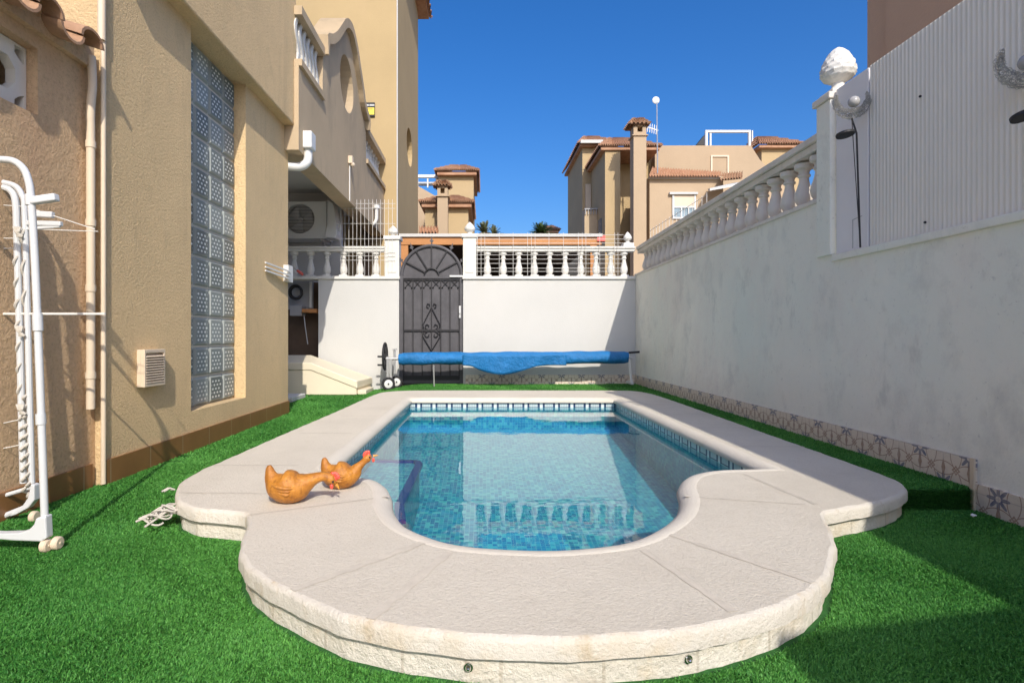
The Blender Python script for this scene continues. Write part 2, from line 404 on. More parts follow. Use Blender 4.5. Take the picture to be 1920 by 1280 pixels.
def spline(pts, n=8, closed=False):
    P = [A(p) if len(p) == 3 else Vector((p[0], p[1], 0)) for p in pts]; out = []; L_ = len(P)
    for i in range(L_ if closed else L_-1):
        g = (lambda k: P[k % L_]) if closed else (lambda k: P[min(max(k, 0), L_-1)])
        p0, p1, p2, p3 = g(i-1), g(i), g(i+1), g(i+2)
        for k in range(n):
            t = k/n
            out.append(.5*((2*p1)+(p2-p0)*t+(2*p0-5*p1+4*p2-p3)*t*t+(3*p1-p0-3*p2+p3)*t**3))
    if not closed: out.append(P[-1].copy())
    return out
def structure(o, **k): o['kind'] = 'structure'; return o
fX = lambda x0: (lambda u, v, t: (t, u, v))       # polygon in the y-z plane, thickness along x
fY = lambda u, v, t: (u, t, v)                     # polygon in the x-z plane, thickness along y

# ------------------------------------------------------------------ ground and pool outline
TOP = .09
OUT = [(-1.271,2.777),(-1.282,2.56),(-1.25,2.33),(-1.165,2.14),(-1.09,2.04),(-.985,1.975),(-.83,1.935),(-.775,1.86),
       (-.72,1.683),(-.66,1.545),(-.576,1.436),(-.453,1.328),(-.34,1.245),(-.234,1.19),(-.074,1.145),(.1,1.125),(.24,1.13),(.354,1.146),(.43,1.165),(.551,1.205),(.678,1.267),
       (.804,1.359),(.895,1.45),(.955,1.54),(1.024,1.64),(1.08,1.74),(1.13,1.85),(1.175,1.935),(1.275,1.985),(1.375,2.025),(1.515,2.1),(1.625,2.185),(1.70,2.27),(1.75,2.4),(1.765,2.7),
       (1.78,3.6),(1.80,4.6),(1.81,5.6),(1.79,6.05),(1.70,6.3),(1.5,6.38),(.5,6.4),(-.5,6.4),(-.85,6.36),(-1.06,6.22),(-1.14,5.9),(-1.19,4.6),(-1.24,3.6)]
INN = [(-.70,5.58),(-.70,2.62),(-.58,2.50),(-.47,2.43),(-.40,2.34),(-.352,2.20),(-.315,2.02),(-.245,1.84),(-.15,1.725),(-.05,1.66),(.095,1.63),
       (.24,1.63),(.415,1.683),(.55,1.805),(.66,1.955),(.735,2.12),(.785,2.29),(.86,2.44),(.95,2.53),(1.06,2.585),(1.29,2.61),(1.29,5.58)]
def inside(px, py, poly):
    x = np.asarray(px); y = np.asarray(py); c = np.zeros(x.shape, bool); n = len(poly)
    for i in range(n):
        x1, y1 = poly[i]; x2, y2 = poly[i-1]
        c ^= ((y1 > y) != (y2 > y)) & (x < (x2-x1)*(y-y1)/((y2-y1) or 1e-9)+x1)
    return c
def sstep(a, b, x):
    t = np.clip((x-a)/(b-a), 0, 1); return t*t*(3-2*t)
def turf_z(x, y):
    x = np.asarray(x, float); y = np.asarray(y, float)
    return .08*sstep(-1.6, -.7, x)*sstep(6.2, 6.6, y)-.014
YSTEP = 2.30
g_ = MB(); _o = [(-60, -40), (60, -40), (60, 90), (-60, 90)]; _h = [(-1.0, 1.9), (-.5, 1.4), (.9, 1.5), (1.6, 2.4), (1.6, 6.1), (-1.0, 6.1)]
g_.add([(x, y, -.06) for x, y in _o+_h], tessellate_polygon([[Vector((x, y, 0)) for x, y in l] for l in (_o, _h)]))
structure(g_.build('ground', m_soil))
# turf backing: a sheet with the pool cut out
def turf_sheet():
    b = MB(); xs = np.linspace(-1.85, 2.05, 79); ys = np.linspace(.15, 7.45, 180)
    Z = turf_z(*np.meshgrid(xs, ys)); ins = inside(*np.meshgrid(xs, ys), OUT)
    shr = [(p[0]*.97+.01, p[1]*.985+.05) for p in OUT]
    ins = inside(*np.meshgrid(xs, ys), shr)
    V = [(x, y, Z[j, i]) for j, y in enumerate(ys) for i, x in enumerate(xs)]; n = len(xs)
    Fs = [(j*n+i, j*n+i+1, (j+1)*n+i+1, (j+1)*n+i) for j in range(len(ys)-1) for i in range(n-1)
          if not (ins[j, i] and ins[j, i+1] and ins[j+1, i] and ins[j+1, i+1])]
    b.add(V, Fs, True)
    # the left recess beyond the house corner
    b.box(-2.7, -1.85, 5.2, 7.45, -.04, -.02)
    # raised strip along the right wall, with its step down
    b.box(1.66, 2.0, YSTEP, 7.4, -.02, .072)
    return b
structure(turf_sheet().build('turf', m_turf))
m_bounce = M('pale_bounce_floor', (.80, .76, .68), .8, .05, 2, .2, 40)  # unseen pale floor added behind the camera to bounce sunlight onto the walls
_p = MB(); _p.add([(-9, -14, .012), (9, -14, .012), (9, .2, .012), (-9, .2, .012)], [(0, 1, 2, 3)]); structure(_p.build('bounce_floor', m_bounce))
def grass():
    def region(x0, x1, y0, y1, dens):
        n = int((x1-x0)*(y1-y0)*dens); return np.random.uniform(x0, x1, n), np.random.uniform(y0, y1, n)
    parts = []
    for (y0, y1, d, hh) in ((.95, 2.0, 150000, .0135), (2.0, 3.2, 75000, .016), (3.2, 5.0, 30000, .020), (5.0, 7.4, 12000, .025)):
        for (x0, x1) in ((-1.84, -.2), (-.2, 1.995)):
            if y0 >= 2 and x0 > -1: x0 = .9
            if y0 >= 3 and x0 > -1: x0 = -1.2 if y0 >= 5 else 1.6
            x, y = region(x0, x1, y0, y1, d); parts.append((x, y, np.full(x.shape, hh)))
    x, y = region(-2.6, -1.84, 5.25, 7.3, 8000); parts.append((x, y, np.full(x.shape, .033)))
    x = np.concatenate([p[0] for p in parts]); y = np.concatenate([p[1] for p in parts]); hgt = np.concatenate([p[2] for p in parts])
    keep = ~inside(x, y, OUT) & ((x > -1.8) | (y < 2.67) | (y > 5.21))
    keep &= (x < 905) & ((y < 905))
    keep &= np.abs(x) < .06+(y*1.06)            # only near what can be seen from about here
    x, y, hgt = x[keep], y[keep], hgt[keep]; n = len(x)
    z = turf_z(x, y); z = np.where((x > 1.6) & (y > YSTEP), .072, z)
    # blades on the vertical face of the step
    nf = 9000
    xf = np.random.uniform(1.6, 1.99, nf); zf = np.random.uniform(-.015, .075, nf); yf = np.full(nf, YSTEP)
    x = np.concatenate([x, xf]); y = np.concatenate([y, yf]); z = np.concatenate([z, zf]); hgt = np.concatenate([hgt, np.full(nf, .022)])
    face = np.concatenate([np.zeros(n, bool), np.ones(nf, bool)]); n += nf
    a = np.random.uniform(0, 2*np.pi, n); lean = np.random.uniform(.15, .95, n)
    # a gentle nap: neighbouring blades lie much the same way
    nap = np.sin(x*9.1+np.sin(y*7.3)*1.7)*1.3+np.sin(y*11.7+x*3)*.9
    a = np.where(np.random.rand(n) < .35, nap+np.random.normal(0, .6, n), a)
    h = hgt*np.random.uniform(.65, 1.15, n); wd = np.random.uniform(.0009, .0018, n)*(1+.32*np.clip(y-1.4, 0, 4))
    dx, dy = np.cos(a), np.sin(a); sx, sy = -dy*wd, dx*wd
    ba = np.random.uniform(0, np.pi, n); sx = np.cos(ba)*wd; sy = np.sin(ba)*wd
    dz = np.where(face, .25, 1.0)*h; ly = np.where(face, -h*.9, 0)
    V = np.empty((n, 5, 3), np.float32)
    b = np.stack([x, y, z-.002], 1); m = b+np.stack([dx*h*lean*.35, dy*h*lean*.35+ly*.5, dz*.6], 1); t = b+np.stack([dx*h*lean, dy*h*lean+ly, dz*(1-.35*lean)], 1)
    s = np.stack([sx, sy, np.zeros(n)], 1)
    V[:, 0] = b-s; V[:, 1] = b+s; V[:, 2] = m+s*.85; V[:, 3] = m-s*.85; V[:, 4] = t
    base = (np.arange(n)*5)[:, None]
    loops = np.concatenate([base+np.array([[0, 1, 2, 3]]), base+np.array([[3, 2, 4]])], 1).astype(np.int32).ravel()
    me = bpy.data.meshes.new('grass'); me.vertices.add(n*5); me.vertices.foreach_set('co', V.ravel())
    me.loops.add(n*7); me.loops.foreach_set('vertex_index', loops)
    me.polygons.add(n*2); ls = np.empty((n, 2), np.int32); ls[:, 0] = np.arange(n)*7; ls[:, 1] = ls[:, 0]+4
    me.polygons.foreach_set('loop_start', ls.ravel())
    tone = np.clip(np.random.beta(2, 2.4, n)*.85+.1*np.sin(x*5+y*3)+.1*np.random.randn(n), 0, 1)
    at_ = me.attributes.new('tone', 'FLOAT', 'POINT'); at_.data.foreach_set('value', np.repeat(tone, 5).astype(np.float32))
    me.update(calc_edges=True); me.validate()
    me.materials.append(m_blade)
    o = bpy.data.objects.new('grass', me); COL.objects.link(o)
    tag(o, 'bright green artificial grass pile around the pool', 'grass', kind='stuff')
grass()

# ------------------------------------------------------------------ swimming pool
def offs(poly, d):
    """shift a closed 2-d loop sideways (positive = to its left)"""
    n = len(poly); out = []
    for i in range(n):
        a = Vector(poly[i-1]); b = Vector(poly[i]); c = Vector(poly[(i+1) % n])
        d1 = (b-a).normalized(); d2 = (c-b).normalized()
        n1 = Vector((-d1.y, d1.x)); n2 = Vector((-d2.y, d2.x)); m = (n1+n2)
        m = m.normalized() if m.length > 1e-6 else n1
        k = 1/max(.5, m.dot(n1)); out.append((b.x+m.x*d*k, b.y+m.y*d*k))
    return out
def fine(poly, corners=(), n=5):
    pts = spline(poly, n, True); return [(p.x, p.y) for p in pts]
def resamp(poly, step=.04):
    out = []
    for i in range(len(poly)):
        a = Vector(poly[i]); b = Vector(poly[(i+1) % len(poly)]); k = max(1, int((b-a).length/step))
        out += [tuple(a.lerp(b, j/k)) for j in range(k)]
    return out
OUTF = [(x+.0022*math.sin(41*x+29*y)+.0014*math.sin(97*x-83*y), y+.0022*math.sin(37*y-31*x)+.0014*math.sin(89*y+71*x)) for x, y in resamp(fine(OUT, n=4), .035)]                                        # anticlockwise seen from above
straight1 = [(-.70, 5.58), (-.70, 4.6), (-.70, 3.6), (-.70, 2.72)]
apse = [(p.x, p.y) for p in spline([(-.695,2.62)]+INN[2:20]+[(1.2,2.605)], 5)]
INNF = resamp(straight1+apse+[(1.29,2.615),(1.29,3.6),(1.29,4.6),(1.29,5.58)], .12)  # anticlockwise
pool = thing('swimming_pool', 'small swimming pool with pale stone coping and scalloped round end set in the turf', 'swimming pool', (.25, 3.6, 0))
def ring(b, loops_z, closed=True, smooth=True, uv=False):
    n = len(loops_z[0][0]); vs = [(p[0], p[1], z) for l, z in loops_z for p in l]
    fs = []; uvs = []
    acc = [0.]
    for i in range(n): acc.append(acc[-1]+(Vector(loops_z[0][0][i])-Vector(loops_z[0][0][(i+1) % n])).length)
    for k in range(len(loops_z)-1):
        for i in range(n):
            j = (i+1) % n; fs.append((k*n+i, k*n+j, (k+1)*n+j, (k+1)*n+i))
            z0, z1 = loops_z[k][1], loops_z[k+1][1]
            uvs.append(((acc[i], z0), (acc[i+1], z0), (acc[i+1], z1), (acc[i], z1)))
    b.add(vs, fs, smooth, uvs if uv else None)
b = MB()
NOSE = offs(INNF, -.075)        # start of the bullnose (away from the water)
o1, o2, o3 = offs(OUTF, .015), offs(OUTF, .004), OUTF
flat = tessellate_polygon([[Vector((x, y, 0)) for x, y in o1], [Vector((x, y, 0)) for x, y in NOSE]])
b.add([(x, y, TOP) for x, y in o1+NOSE], flat)
b.build('coping', m_coping, pool)
b = MB(); ring(b, [(o1, TOP), (o2, TOP-.004), (o3, TOP-.014), (o3, TOP-.045), (offs(OUTF, .012), TOP-.05), (offs(OUTF, .03), TOP-.05)])
b.build('coping_edge', m_edge, pool, sharp=60)
b = MB(); ring(b, [(NOSE, TOP), (offs(INNF, -.07), TOP+.002), (offs(INNF, -.045), TOP+.002), (offs(INNF, -.025), TOP-.004), (offs(INNF, -.008), TOP-.018), (INNF, TOP-.034), (offs(INNF, -.004), TOP-.048), (offs(INNF, -.03), TOP-.052)])
b.build('coping_lip', m_lip, pool, sharp=60)
b = MB(); ring(b, [(offs(OUTF, .020), TOP-.048), (offs(OUTF, .018), -.05)], uv=True)
b.build('plinth', m_riser, pool, sharp=60)
WALL = offs(INNF, -.028)
b = MB(); ring(b, [(WALL, .052), (WALL, -.03)], uv=True); b.build('border_tiles', m_bord, pool)
DEEP = -.60
deep = lambda y: -.22-.30*max(0., min(1., (5.6-y)/3.6))           # shallow far end, deeper round end
b = MB(); n_ = len(WALL); acc = 0.
for i in range(n_):
    p, q = WALL[i], WALL[(i+1) % n_]; l_ = (Vector(p)-Vector(q)).length; u0, u1 = acc, acc+l_; acc = u1
    b.add([(*p, -.03), (*q, -.03), (*q, deep(q[1])), (*p, deep(p[1]))], [(0,1,2,3)], False, [((u0, -.03), (u1, -.03), (u1, deep(q[1])), (u0, deep(p[1])))])
tri = tessellate_polygon([[Vector((x, y, 0)) for x, y in WALL]])
b.add([(x, y, deep(y)) for x, y in WALL], tri, False, [tuple((WALL[i][0], WALL[i][1]) for i in t) for t in tri])
b.build('basin', m_mos, pool)
# underwater seat in the near left corner, edged in dark blue
SX = [(-.72, 2.5), (-.36, 2.5), (-.40, 2.72), (-.405, 3.62), (-.43, 3.70), (-.72, 3.72)]
b = MB()
n_ = len(SX); tri = tessellate_polygon([[Vector((x, y, 0)) for x, y in SX]])
b.add([(x, y, -.13) for x, y in SX], tri, False, [tuple((SX[i][0], SX[i][1]) for i in t) for t in tri])
fs = [(i, (i+1) % n_, n_+(i+1) % n_, n_+i) for i in range(n_)]
b.add([(x, y, -.13) for x, y in SX]+[(x, y, DEEP) for x, y in SX], fs, False,
      [((SX[i][0]+SX[i][1], -.13), (SX[(i+1) % n_][0]+SX[(i+1) % n_][1], -.13), (SX[(i+1) % n_][0]+SX[(i+1) % n_][1], DEEP), (SX[i][0]+SX[i][1], DEEP)) for i in range(n_)])
step = b.build('step', m_mos, pool)
b = MB(); e = [(-.362, 2.5, -.126), (-.402, 2.72, -.126), (-.407, 3.62, -.126), (-.432, 3.70, -.126), (-.70, 3.72, -.126)]
for p, q in zip(e, e[1:]): b.bar(p, q, .045, .02)
b.build('step_edge', m_trim, step)
# joints between the coping stones, each a part
def joint(p, q, w=.011):
    b = MB()
    p = Vector(p); q = Vector(q); d = (q-p).normalized(); s = Vector((-d.y, d.x))*w*.8
    for k in range(12):
        a = p.lerp(q, k/12); c = p.lerp(q, (k+1)/12); j = random.uniform(.7, 1.2)
        b.add([(*(a-s*j), TOP+.0012), (*(a+s*j), TOP+.0012), (*(c+s*j), TOP+.0012), (*(c-s*j), TOP+.0012)], [(0,1,2,3)])
    b.build('joint', m_seam, pool)
def pj(x0, y0, x1, y1, w=.011):
    u = lambda x, y: ((x-CX)*(CH-TOP)/(y-CY), (CH-TOP)*F/(y-CY)); joint(u(x0, y0), u(x1, y1), w)
pj(806,1012,548,1106,.02); pj(842,1035,694,1160,.017); pj(1250,1000,1525,1092,.014); pj(1205,1030,1375,1146,.014)
pj(1285,930,1510,945,.012); pj(1395,888,1530,945,.010); pj(730,930,468,965,.010); pj(335,923,520,925,.009); pj(400,872,560,872,.008); pj(560,812,660,812,.008); pj(640,780,710,779,.008)
for yy in (3.1, 3.75, 4.4, 5.05, 5.7): joint((1.38, yy), (1.76, yy), .008)
for px, py in ((888, 1262), (1325, 1252)):
    Yd = (CH-.03)*F/(py-CY); c = Vector(((px-CX)/F*Yd, Yd, .03))
    best = min(range(len(OUTF)), key=lambda i: (Vector(OUTF[i])-c.xy).length); p = Vector(OUTF[best]); q = Vector(OUTF[(best+1) % len(OUTF)])
    d = (q-p).normalized(); nrm = Vector((d.y, -d.x, 0)); base = Vector((p.x, p.y, .018))-nrm*.022
    bb = MB(); bb.tube([base, base+nrm*.006], .0095, 16); bb.tube([base+nrm*.006, base+nrm*.012, base+nrm*.015], [.0065, .005, .002], 14)
    bb.build('spotlight', m_chrome, pool)
WLOOP = offs(INNF, -.026)
b = MB(); tri = tessellate_polygon([[Vector((x, y, 0)) for x, y in WLOOP]]); b.add([(x, y, -.004) for x, y in WLOOP], tri)
water = structure(b.build('water', m_wat))
if water.data.polygons[0].normal.z < 0: water.data.flip_normals()

# ------------------------------------------------------------------ house on the left
XW = -1.79; XU = -1.70; SOF = 2.60
house = thing('house', 'tan stuccoed house wall with tall glass block window along the left of the pool', 'house', (XW-.5, 4, 0))
W0, W1, WZ = 3.47, 4.27, .235
b = MB()
b.box(-4.5, XW, 2.67, W0, -.05, SOF+.02); b.box(-4.5, XW, W1, 5.2, -.05, SOF+.02); b.box(-4.5, XW, W0, W1, -.05, WZ)
b.build('wall', m_stucco, house)
b = MB(); b.box(-4.5, XU, 2.69, 5.16, SOF, 7.2); b.build('upper_storey', m_stucco, house, bevel=.012)
b = MB(); b.box(-4.4, XW-.004, 2.672, 2.69, SOF+.02, 7.2); b.build('gable_face', m_tower, house)
b = MB(); b.box(XW, XW+.012, 2.672, 5.2, -.04, .108); b.build('skirting', m_skirt_y, house)
win = MB(); win.box(XW-.17, XW-.095, W0+.002, W1-.002, WZ+.002, SOF+.015)
win = win.build('window', m_blkgrout, house)
b = MB(); P_ = .2; nr = 12
for i in range(4):
    for j in range(nr):
        y0 = W0+.006+i*P_*.995; z0 = WZ+.006+j*(SOF-WZ)/nr; y1 = y0+P_*.995-.012; z1 = z0+(SOF-WZ)/nr-.012
        xa, xb_ = XW-.096, XW-.078; e_ = .014
        vs = [(xa,y0,z0),(xa,y1,z0),(xa,y1,z1),(xa,y0,z1),(xb_,y0+e_,z0+e_),(xb_,y1-e_,z0+e_),(xb_,y1-e_,z1-e_),(xb_,y0+e_,z1-e_)]
        U = lambda u, v: (i+.02+.96*u, j+.02+.96*v); q = .075
        A0, B0, C0, D0 = U(0,0), U(1,0), U(1,1), U(0,1); a0, b0, c0, d0 = U(q,q), U(1-q,q), U(1-q,1-q), U(q,1-q)
        b.add(vs, [(4,5,6,7),(0,1,5,4),(1,2,6,5),(2,3,7,6),(3,0,4,7)], False,
              [(a0,b0,c0,d0),(A0,B0,b0,a0),(B0,C0,c0,b0),(C0,D0,d0,c0),(D0,A0,a0,d0)])
b.build('glass_blocks', m_blk, win)
b = MB(); y0, y1, z0, z1 = 2.925, 3.115, .43, .625
b.box(XW, XW+.02, y0, y1, z0, z1); b.box(XW+.02, XW+.042, y0, y0+.012, z0, z1); b.box(XW+.02, XW+.042, y1-.012, y1, z0, z1)
b.box(XW+.02, XW+.042, y0+.012, y1-.012, z0, z0+.018); b.box(XW+.02, XW+.042, y0+.012, y1-.012, z1-.018, z1)
for k in range(11):
    zz = z0+.026+k*.0135; b.bar((XW+.036, y0+.012, zz), (XW+.036, y1-.012, zz), .022, .004, (.5,0,.8))
b.build('vent_grille', m_offw, house, bevel=.002)
b = MB(); b.tube([(XW+.004, 2.662, .0), (XW+.004, 2.662, 2.1)], .011, 12); b.tube([(XW+.004, 2.65, 2.08), (XW+.004, 2.65, 4.6)], .017, 12); b.build('downpipe', m_offw, house)
b = MB()
for dz, l in ((1.30, .13), (1.265, .15), (1.235, .12)):
    b.bar((XW+.015, 4.62, dz), (XW+.05, 5.12, dz-.02), .012)
b.box(XW, XW+.045, 5.08, 5.2, 1.19, 1.34); b.build('folding_drying_bracket', m_pvc, house)

# first-floor terrace with scalloped parapet, carried over the side porch
ter = thing('roof_terrace', 'first floor terrace with scalloped parapet and round opening above the side porch', 'terrace', (-1.8, 7.3, 2.3))
XP = -1.66; zz = lambda r: CH-(-r)*0+r*1.66
prof = [(5.1, 2.38), (9.5, 2.38), (9.5, 3.17), (8.06, 3.17), (8.02, 3.74)]
gab = spline([(8.0,3.76),(7.72,3.86),(7.58,4.02),(7.40,4.19),(7.2,4.38),(6.95,4.48),(6.68,4.40),(6.45,4.20),(6.25,4.02),(6.05,3.88),(5.88,3.80)], 4)
gabp = [(p.x, p.y) for p in gab]
prof += gabp+[(5.86, 3.14), (5.1, 3.14)]
circ = [(6.92+.34*math.cos(a), 3.78+.33*math.sin(a)) for a in np.linspace(0, 2*math.pi, 29)[:-1]]
b = MB(); b.prism(prof, [circ], fX(0), XP, XP-.2); b.build('parapet', m_parapet, ter)
b = MB()
pts = [Vector((XP-.085, p[0], p[1])) for p in [(8.02, 3.62)]+gabp+[(5.87, 3.62)]]
n_ = len(pts); vs = []
for i, p in enumerate(pts):
    d = (pts[min(i+1, n_-1)]-pts[max(i-1, 0)]).normalized(); nn = Vector((0, d.z, -d.y)); nn = nn if nn.z > 0 or i in (0, n_-1) else -nn
    if i == 0: nn = Vector((0, .3, 0))
    if i == n_-1: nn = Vector((0, -.3, 0))
    vs += [p+Vector((sx, 0, 0))+nn*o_ for sx, o_ in ((-.15, -.05), (.15, -.05), (.15, .05), (-.15, .05))]
b.add(vs, [(i*4+k, i*4+(k+1)%4, (i+1)*4+(k+1)%4, (i+1)*4+k) for i in range(n_-1) for k in range(4)]+[(0,1,2,3), tuple(4*(n_-1)+k for k in range(4))])
b.build('gable_coping', m_parapet, ter)
for (y0, y1, z0, z1) in ((5.1, 5.86, 3.14, 3.2), (5.1, 5.86, 3.60, 3.68), (8.06, 9.5, 3.17, 3.23), (8.06, 9.5, 3.60, 3.68)):
    b = MB(); b.box(XP-.22, XP+.03, y0, y1, z0, z1); b.build('parapet_rail', m_parapet, ter)
b = MB()                                             # wavy white balustrade blocks
for k in range(3):
    y0 = 5.14+k*.24
    for s_ in (0, .12):
        l = [(y0+s_+.05*math.sin(t*2*math.pi), 3.2+.4*t) for t in np.linspace(0, 1, 13)]
        poly = l+[(p[0]+.055, p[1]) for p in l[::-1]]
        b.prism(poly, [], fX(0), XP-.03, XP-.14)
b.build('wave_balustrade', m_cast, ter)
def baluster_prof(h, r=.05):
    f = [(.055*1.0,0),(.055,.07),(.04,.085),(.033,.11),(.045,.19),(.0495,.28),(.046,.37),(.034,.50),(.026,.62),(.024,.70),(.033,.73),(.033,.76),(.026,.79),(.03,.86),(.05,.90),(.05,1)]
    return [(a*r/.05, c*h) for a, c in f]
b = MB(); b.lathe(baluster_prof(.37, .045), (XP-.09, 8.22, 3.23), 12); b1 = b.build('baluster', m_cast, ter)
for k in range(1, 7): copy_part(b1, ter, (b1.location.x, b1.location.y+k*.19, 0))
b = MB(); b.box(-4.4, XP-.2, 5.2, 9.5, 2.72, 2.84); b.build('porch_ceiling', m_white, ter)
b = MB(); b.box(-4.4, -2.0, 8.0, 8.1, 0, 2.72); b.build('porch_wall', m_white, ter)
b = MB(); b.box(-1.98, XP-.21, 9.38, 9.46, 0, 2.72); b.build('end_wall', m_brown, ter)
b = MB(); b.box(XP, XP+.05, 6.98, 7.06, 2.84, 2.93); b.ball((XP+.045, 7.02, 2.83), .03); b.build('wall_lamp', m_offw, ter)
b = MB(); b.tube([(XP+.008, 7.02, 2.84), (XP+.008, 7.02, 2.38)], .007, 8); b.build('cable', m_pvc, ter)
b = MB()
b.box(-1.70, -1.58, 5.22, 5.36, 2.44, 2.60); b.build('gutter_hopper', m_pvc, ter, bevel=.012)
b = MB(); b.tube(spline([(-1.635,5.29,2.46),(-1.635,5.29,2.36),(-1.65,5.28,2.31),(-1.70,5.26,2.275),(-1.78,5.24,2.27),(-1.9,5.24,2.28)], 5), .04, 12); b.build('rainwater_pipe', m_pvc, ter)
# tower behind the terrace
TX = -1.435
tw = thing('stair_tower', 'tall ochre tower with round side opening rising behind the roof terrace', 'tower', (-2.6, 11, 0))
b = MB(); sidew = [(9.52, 0), (12.55, 0), (12.55, 8.0), (9.52, 8.0)]
circ = [(11.1+.42*math.cos(a), 4.41+.36*math.sin(a)) for a in np.linspace(0, 2*math.pi, 29)[:-1]]
b.prism(sidew, [circ], fX(0), TX, TX-.22)
b.box(-4.2, TX-.22, 9.52, 9.74, 0, 8.0); b.box(-4.2, TX-.22, 12.33, 12.55, 0, 8.0); b.build('wall', m_tower, tw)
b = MB(); b.box(TX-.012, TX+.006, 9.508, 9.53, 0, 8.0); b.build('corner_bead', m_white, tw)
def tile_roof(b, e0, e1, r0, r1, cols, rows=6, amp=.03, step=.02, seg=6):
    e0, e1, r0, r1 = map(A, (e0, e1, r0, r1)); nu = cols*seg; vs = []; nrm = (e1-e0).cross(r0-e0).normalized()
    if nrm.z < 0: nrm = -nrm
    vv = []
    for j in range(rows): vv += [(j/rows, 0), ((j+.98)/rows, 1)]
    for (v, s_) in vv:
        for i in range(nu+1):
            u = i/nu; p = e0.lerp(e1, u).lerp(r0.lerp(r1, u), v)
            vs.append(p+nrm*(amp*math.cos(2*math.pi*u*cols)+(-step if s_ else 0)+step))
    n = nu+1
    fs = [(j*n+i, j*n+i+1, (j+1)*n+i+1, (j+1)*n+i) for j in range(len(vv)-1) for i in range(nu)]
    o = len(b.v); b.add(vs, fs, True)
    # boarding under the tiles, and thickness at the eave
    b.add([p-nrm*amp*.8 for p in (e0, e1, r1, r0)], [(0,1,2,3)])
    low = [b.v[o+i]-nrm*.02-Vector((0,0,.012)) for i in range(n)]
    b.add([b.v[o+i] for i in range(n)]+low, [(i, i+1, n+i+1, n+i) for i in range(nu)], True)
b = MB(); tile_roof(b, (TX+.28, 9.2, 7.96), (TX+.28, 12.9, 7.96), (-2.8, 10.6, 8.6), (-2.8, 11.4, 8.6), 16, 6)
tile_roof(b, (-4.5, 9.2, 7.96), (TX+.28, 9.2, 7.96), (-2.8, 10.6, 8.6), (-2.8, 10.6, 8.6), 14, 6); b.box(-4.4, TX+.22, 9.3, 12.8, 7.88, 7.94)
b.build('roof', m_terr, tw)
sg = thing('alarm_sign', 'small yellow alarm company sign fixed to the ochre tower wall', 'sign', (-1.92, 9.5, 4.56))
c0 = at(682, 219, 9.505); c1 = at(703, 193, 9.505)
b = MB(); b.box(c0.x, c1.x, 9.49, 9.515, c0.z, c1.z); b.build('plate', m_gatebar, sg)
hh = c1.z-c0.z; b = MB(); b.box(c0.x+.006, c1.x-.008, 9.486, 9.488, c0.z+hh*.12, c0.z+hh*.62); b.build('yellow_panel', m_yellow, sg)
b = MB(); xm = c0.x+(c1.x-c0.x)*.48
b.box(c0.x+.006, xm, 9.486, 9.488, c0.z+hh*.74, c0.z+hh*.86); b.box(xm+.01, c1.x-.006, 9.486, 9.488, c0.z+hh*.74, c0.z+hh*.86); b.build('white_band', m_white, sg)
b = MB(); b.box(c0.x+.03, c1.x-.035, 9.482, 9.484, c0.z+hh*.5, c0.z+hh*.54); b.build('caption_line', m_beam, sg)

# ------------------------------------------------------------------ annex wall in the left foreground
XA = -1.83
anx = thing('annex_wall', 'rough tan annex wall with tiled eave and pierced block vent behind the clothes airer', 'wall', (XA-.2, 1.6, 0))
b = MB(); yv0, yv1, zv0, zv1 = 1.70, 2.325, 1.60, 1.875
b.box(XA-.25, XA, -1.6, 2.668, -.05, zv0); b.box(XA-.25, XA, -1.6, 2.668, zv1, 1.929); b.box(XA-.25, XA, -1.6, yv0, zv0, zv1); b.box(XA-.25, XA, yv1, 2.668, zv0, zv1)
b.build('wall', m_annex, anx)
b = MB(); b.box(XA, XA+.012, -1.6, 2.636, -.04, .10); b.build('skirting', m_skirt_y, anx)
b = MB()
for k in range(3):
    yc = yv1-.121-k*.236; zc = (zv0+zv1)/2; q_ = np.linspace(math.pi/8, 2*math.pi+math.pi/8, 9)[:-1]
    sq = [(yc-.118, zv0+.004), (yc+.118, zv0+.004), (yc+.118, zv1-.004), (yc-.118, zv1-.004)]
    octo = [(yc+.068*math.cos(a), zc+.072*math.sin(a)) for a in q_]
    cor = [[(yc+sx*.108, zc+sz*.124), (yc+sx*.108, zc+sz*.062), (yc+sx*.079, zc+sz*.077), (yc+sx*.060, zc+sz*.095), (yc+sx*.060, zc+sz*.124)] for sx in (-1, 1) for sz in (-1, 1)]
    b.prism(sq, [octo]+cor, fX(0), XA-.045, XA-.085)
b.build('pierced_vent_block', m_castold, anx)
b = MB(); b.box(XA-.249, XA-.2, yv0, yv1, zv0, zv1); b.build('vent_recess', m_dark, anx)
b = MB()
for k in range(-3, 16):                                # barrel tiles, one by one, sloping down towards the pool
    y = 2.49-k*.24
    for (cov, off, rr, zoff) in ((1, 0, .075, -.004), (0, .12, .07, -.01)):
        for row in range(3):
            xs, xe = -1.715-row*.36, -1.715-(row+1)*.38; zs, ze = 1.99+row*.115, 1.99+(row+1)*.12
            vs = []; n = 9
            if y-off > 2.55: continue
            for (xx, z0, r_) in ((xs, zs, rr), (xe, ze, rr*.85)):
                for t in (0, .014):
                    for i in range(n):
                        a = math.pi*i/(n-1); sg_ = 1 if cov else -1
                        vs.append((xx, y-off+(r_-t)*math.cos(a), z0+zoff+sg_*(r_-t)*math.sin(a)*.8+row*.012))
            fs = []
            for i in range(n-1): fs += [(i, i+1, 2*n+i+1, 2*n+i), (n+i, n+i+1, 3*n+i+1, 3*n+i), (i, i+1, n+i+1, n+i), (2*n+i, 2*n+i+1, 3*n+i+1, 3*n+i)]
            b.add(vs, fs, True)
b.build('roof_tiles', m_terrold, anx)
